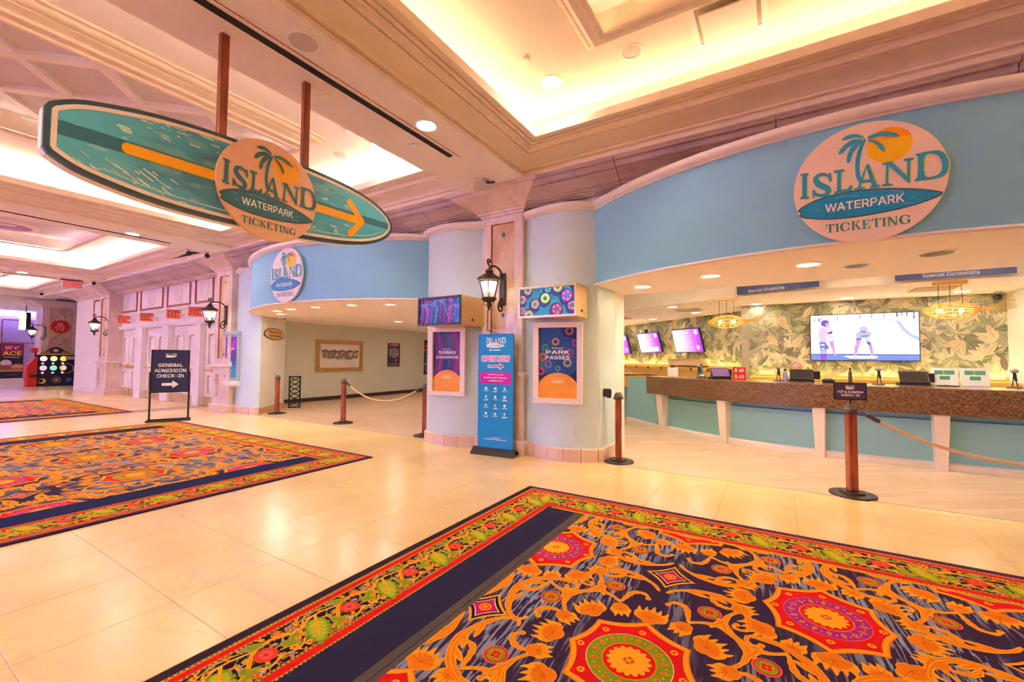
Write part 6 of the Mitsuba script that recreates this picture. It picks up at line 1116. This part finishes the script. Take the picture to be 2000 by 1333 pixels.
# ================================================================== the far end of the hall
WF = struct('wall_far', 'purple lit far wall and stone column'); part(WF, 'purple_wall', bx(-38.6, -38.5, 2, 14, 0, 4.0), mat('purple_stone', (.48, .36, .50), .4)); part(WF, 'panel_trim', frame_map(prism(sbox(5.7, 2.1, 8.0, 3.5).difference(sbox(5.74, 2.14, 7.96, 3.46)), 0, .02), (-38.5, 0, 0), (0, 1, 0), (0, 0, 1), (1, 0, 0)), DARKRED)
part(WF, 'violet_wall', bx(-31, -30.9, 6.6, 9.5, 0, 4.0), mat('violet_stone', (.26, .20, .42), .4)); part(WF, 'violet_header', bx(-31, -30.85, 6.6, 9.5, 3.1, 4.0), 'mat_purple_stone'); part(WF, 'hall_back_wall', bx(-38.6, -24.2, 9.5, 9.6, 0, 4), CREAM)
P = struct('pillar', 'square stone column with tan marble panel behind the game kiosk'); part(P, 'shaft', bx(-29.6, -28.5, 5.42, 6.55, 0, 3.9), STONE); part(P, 'panel', bx(-28.5, -28.48, 5.66, 6.35, 1.2, 3.52), PANELM); part(P, 'panel_edge', frame_map(prism(sbox(5.64, 1.18, 6.37, 3.54).difference(sbox(5.66, 1.2, 6.35, 3.52)), 0, .03), (-28.5, 0, 0), (0, 1, 0), (0, 0, 1), (1, 0, 0)), BROWNST); part(P, 'plinth', bx(-29.65, -28.45, 5.37, 6.6, 0, .25), TILEB); part(P, 'capital', sweep([(-29.6, 5.42), (-28.5, 5.42), (-28.5, 6.55), (-29.6, 6.55)], CAP, closed=True, left=False), STONE, smooth=25)
for z, y in ((3.2, 5.85), (3.2, 6.15), (2.2, 5.85), (2.1, 6.2), (1.9, 6.0), (2.6, 6.28)): part(P, 'inlay', frame_map(prism(disc(.03, 4, c=(y, z)), 0, .006), (-28.48, 0, 0), (0, 1, 0), (0, 0, 1), (1, 0, 0)), BLACK)
UX, NX = np.array([0, 1.0, 0]), np.array([1.0, 0, 0])
t = thing('starburst_sign', 'red starburst sign with white words on the far stone column', 'sign'); a = np.linspace(0, 2 * np.pi, 36, endpoint=False); r = np.where(np.arange(36) % 2 == 0, 1.0, .76); g = Polygon(np.stack([5.99 + .36 * r * np.cos(a), 2.72 + .34 * r * np.sin(a)], 1)); part(t, 'plate', slab(g, (-28.47, 0, 0), UX, (0, 0, 1), NX, .02), mat('burst_red', (.62, .012, .010), .4)); pr = Print((-28.45, 0, 0), UX, (0, 0, 1), NX, step=.004)
for k, (s, w) in enumerate((('NOW', .18), ('OPEN', .22), ('DAILY AT', .38), ('11 AM', .26))): pr.text(s, .07, (5.99, 2.83 - .095 * k), (.9, .8, .78), 1, width=w)
pr.emit(t, 'lettering', kind='stuff')
t = thing('game_kiosk', 'dark mini golf kiosk with six glowing round buttons before the stone column', 'kiosk'); KX = -28.0; part(t, 'cabinet', bx(KX - .45, KX, 5.27, 6.46, .04, 1.42), mat('kiosk_dark', (.025, .015, .03), .4)); part(t, 'plinth', bx(KX - .45, KX + .02, 5.25, 6.48, 0, .06), BLACK)
hd = Polygon([(5.30, 1.46), (6.28, 1.46), (6.24, 1.52), (6.08, 1.60), (5.95, 1.72), (5.79, 1.78), (5.63, 1.72), (5.50, 1.60), (5.34, 1.52)]); part(t, 'header', slab(hd, (KX - .05, 0, 0), UX, (0, 0, 1), NX, .06), mat('kiosk_brown', (.06, .02, .015), .4)); part(t, 'header_trim', slab(sbox(5.27, 1.42, 6.30, 1.46), (KX - .05, 0, 0), UX, (0, 0, 1), NX, .09), mat('trim_yellow', (.85, .60, .05), .4))
pr = Print((KX + .012, 0, 0), UX, (0, 0, 1), NX, step=.004); pr.text('MINI', .07, (5.48, 1.49), (.85, .62, .2), 1, width=.26); pr.text('GOLF', .07, (6.10, 1.49), (.85, .62, .2), 1, width=.26); pr.poly(disc(.055, 20, 1.6, 1.2, (5.79, 1.61)), (.9, .85, .8), 1); pr.poly(disc(.14, 24, c=(5.86, .27)).difference(disc(.115, 24, c=(5.86, .27))), (.45, .32, .12), 1); pr.poly(disc(.06, 16, c=(5.86, .27)), (.45, .35, .15), 1); pr.poly(disc(.12, 20, c=(5.40, .24)).difference(disc(.075, 16, c=(5.36, .25))), (.80, .58, .12), 1); pr.poly(disc(.10, 18, c=(6.25, .26)), (.03, .14, .34), 1); pr.poly(sbox(6.12, 1.20, 6.42, 1.36), (.55, .42, .42), 1); pr.poly(disc(.22, 24, c=(6.18, .80)).difference(disc(.20, 24, c=(6.18, .80))), (.55, .50, .45), 1); pr.emit(t, 'decals', kind='stuff')
for k, (y, z, c) in enumerate(((5.42, 1.24, (.9, 1.0, .85)), (5.74, 1.24, (1.0, .85, .45)), (6.05, 1.24, (1.0, .75, .10)), (5.42, .82, (1.0, .55, .75)), (5.74, .82, (.25, .95, .55)), (6.05, .82, (1.0, .58, .30)))):
    part(t, 'button_rim', slab(disc(.14, 20, c=(y, z)).difference(disc(.118, 20, c=(y, z))), (KX, 0, 0), UX, (0, 0, 1), NX, .015), BLACK); v, f = tri(disc(.118, 20, c=(y, z))); W = np.array([KX + .012, 0, 0]) + v[:, :1] * UX + v[:, 1:] * np.array([0, 0, 1.0]); m = tm(W, f); m = m if m.face_normals[0][0] > 0 else tm(W, f[:, ::-1]); part(t, 'button', m, DARKE, emit=lamp(c, .22, 0.0))
    v, f = tri(disc(.032, 10, c=(y - .02, z - .215))); W = np.array([KX + .012, 0, 0]) + v[:, :1] * UX + v[:, 1:] * np.array([0, 0, 1.0]); m = tm(W, f); m = m if m.face_normals[0][0] > 0 else tm(W, f[:, ::-1]); part(t, 'spot_lamp', m, DARKE, emit=lamp(((.75, .85, 1.0), (.6, .9, .3), (1.0, .9, .5), (.9, .85, 1.0), (.9, .9, 1.0), (.7, .8, 1.0))[k], 3.0, 0.0))
t = thing('red_arcade_machine', 'red slanted arcade machine beside the mini golf kiosk', 'machine'); part(t, 'cabinet', frame_map(prism(Polygon([(4.93, 0), (5.235, 0), (5.235, 1.35), (5.17, 1.30), (5.0, 1.02), (4.93, .98)]), -.25, .25), (KX - .2, 0, 0), UX, (0, 0, 1), NX), REDP); part(t, 'marquee', bbx(KX - .40, KX + .0, 5.05, 5.24, 1.50, 1.72, .01), REDP); part(t, 'pole', tube([(KX - .2, 5.2, 1.3), (KX - .2, 5.2, 1.52)], .03), BLACK); part(t, 'control', bbx(KX + .04, KX + .09, 5.02, 5.24, .42, .52, .01), BLACK)
t = thing('burger_poster', 'dark eat at ace burger poster on the far purple wall', 'poster'); FX = -38.0; part(t, 'board', bx(FX - .08, FX, 5.62, 6.53, .02, 2.06), BLACK); part(t, 'foot', bx(FX - .3, FX + .2, 5.62, 6.53, 0, .03), WHITE); pr = Print((FX + .002, 0, 0), UX, (0, 0, 1), NX, step=.006); pr.poly(sbox(5.64, 1.50, 6.51, 2.05), (.30, .015, .04), 1); pr.poly(sbox(5.64, 1.28, 6.51, 1.5), (.12, .01, .02), 1); pr.text('EAT AT', .18, (6.08, 1.72), (.88, .80, .78), 2, width=.52); pr.text('ACE', .2, (6.08, 1.38), (.90, .62, .05), 2, width=.72, vscale=1.1); pr.poly(sbox(5.78, 1.24, 6.38, 1.27), (.7, .62, .6), 2)
pr.poly(disc(.22, 20, 1.0, .9, (5.86, .92)), (.62, .50, .44), 2); pr.poly(sbox(5.64, .55, 6.05, .80), (.22, .09, .05), 3); pr.poly(disc(.25, 20, 1.0, .6, (6.30, .72)), (.58, .26, .10), 3); pr.poly(sbox(6.05, .52, 6.51, .64), (.40, .12, .05), 4); pr.poly(sbox(5.64, .42, 6.51, .54), (.45, .20, .06), 4); pr.poly(sbox(5.9, .22, 6.3, .26), (.35, .03, .04), 2); pr.emit(t, 'print', kind='stuff')
t = thing('hanging_light_box', 'glowing striped light box hanging from the far ceiling', 'lamp'); part(t, 'box', bx(-33.2, -33.0, 5.70, 5.86, 2.65, 3.6), BLACK)
for k, (z0, z1, c) in enumerate(((2.7, 3.05, (1.0, .95, .8)), (3.05, 3.28, (1.0, .8, .3)), (3.28, 3.5, (.85, .9, .45)))): part(t, 'lit_panel', cat(bx(-33.15, -33.02, 5.48, 5.70, z0, z1)), DARKE, emit=lamp(c, .5, 0.0))
part(t, 'hanger', tube([(-33.1, 5.7, 3.6), (-33.1, 5.7, 3.98)], .02), BLACK)
t = thing('neon_logo_sign', 'white and blue glowing emblem sign half hidden behind the door wall', 'sign'); part(t, 'plate', bx(-30.9, -30.87, 6.9, 7.9, 2.1, 3.3), mat('plate_indigo', (.05, .04, .22), .4)); pr = Print((-30.86, 0, 0), UX, (0, 0, 1), NX, step=.004); g = unary_union([disc(.12, 12, 1.3, .9, (7.05, 2.75)), disc(.1, 10, 1, .8, (7.25, 2.62)), Polygon([(6.95, 2.8), (7.05, 2.98), (7.2, 2.9), (7.3, 2.95), (7.2, 2.7)]), disc(.09, 10, 1, 1, (7.12, 2.52))]); pr.poly(g, (.85, .85, .95), 1); pr.text('STEEL', .1, (7.25, 2.2), (.75, .75, .9), 1, width=.6); pr.emit(t, 'emblem', kind='stuff')
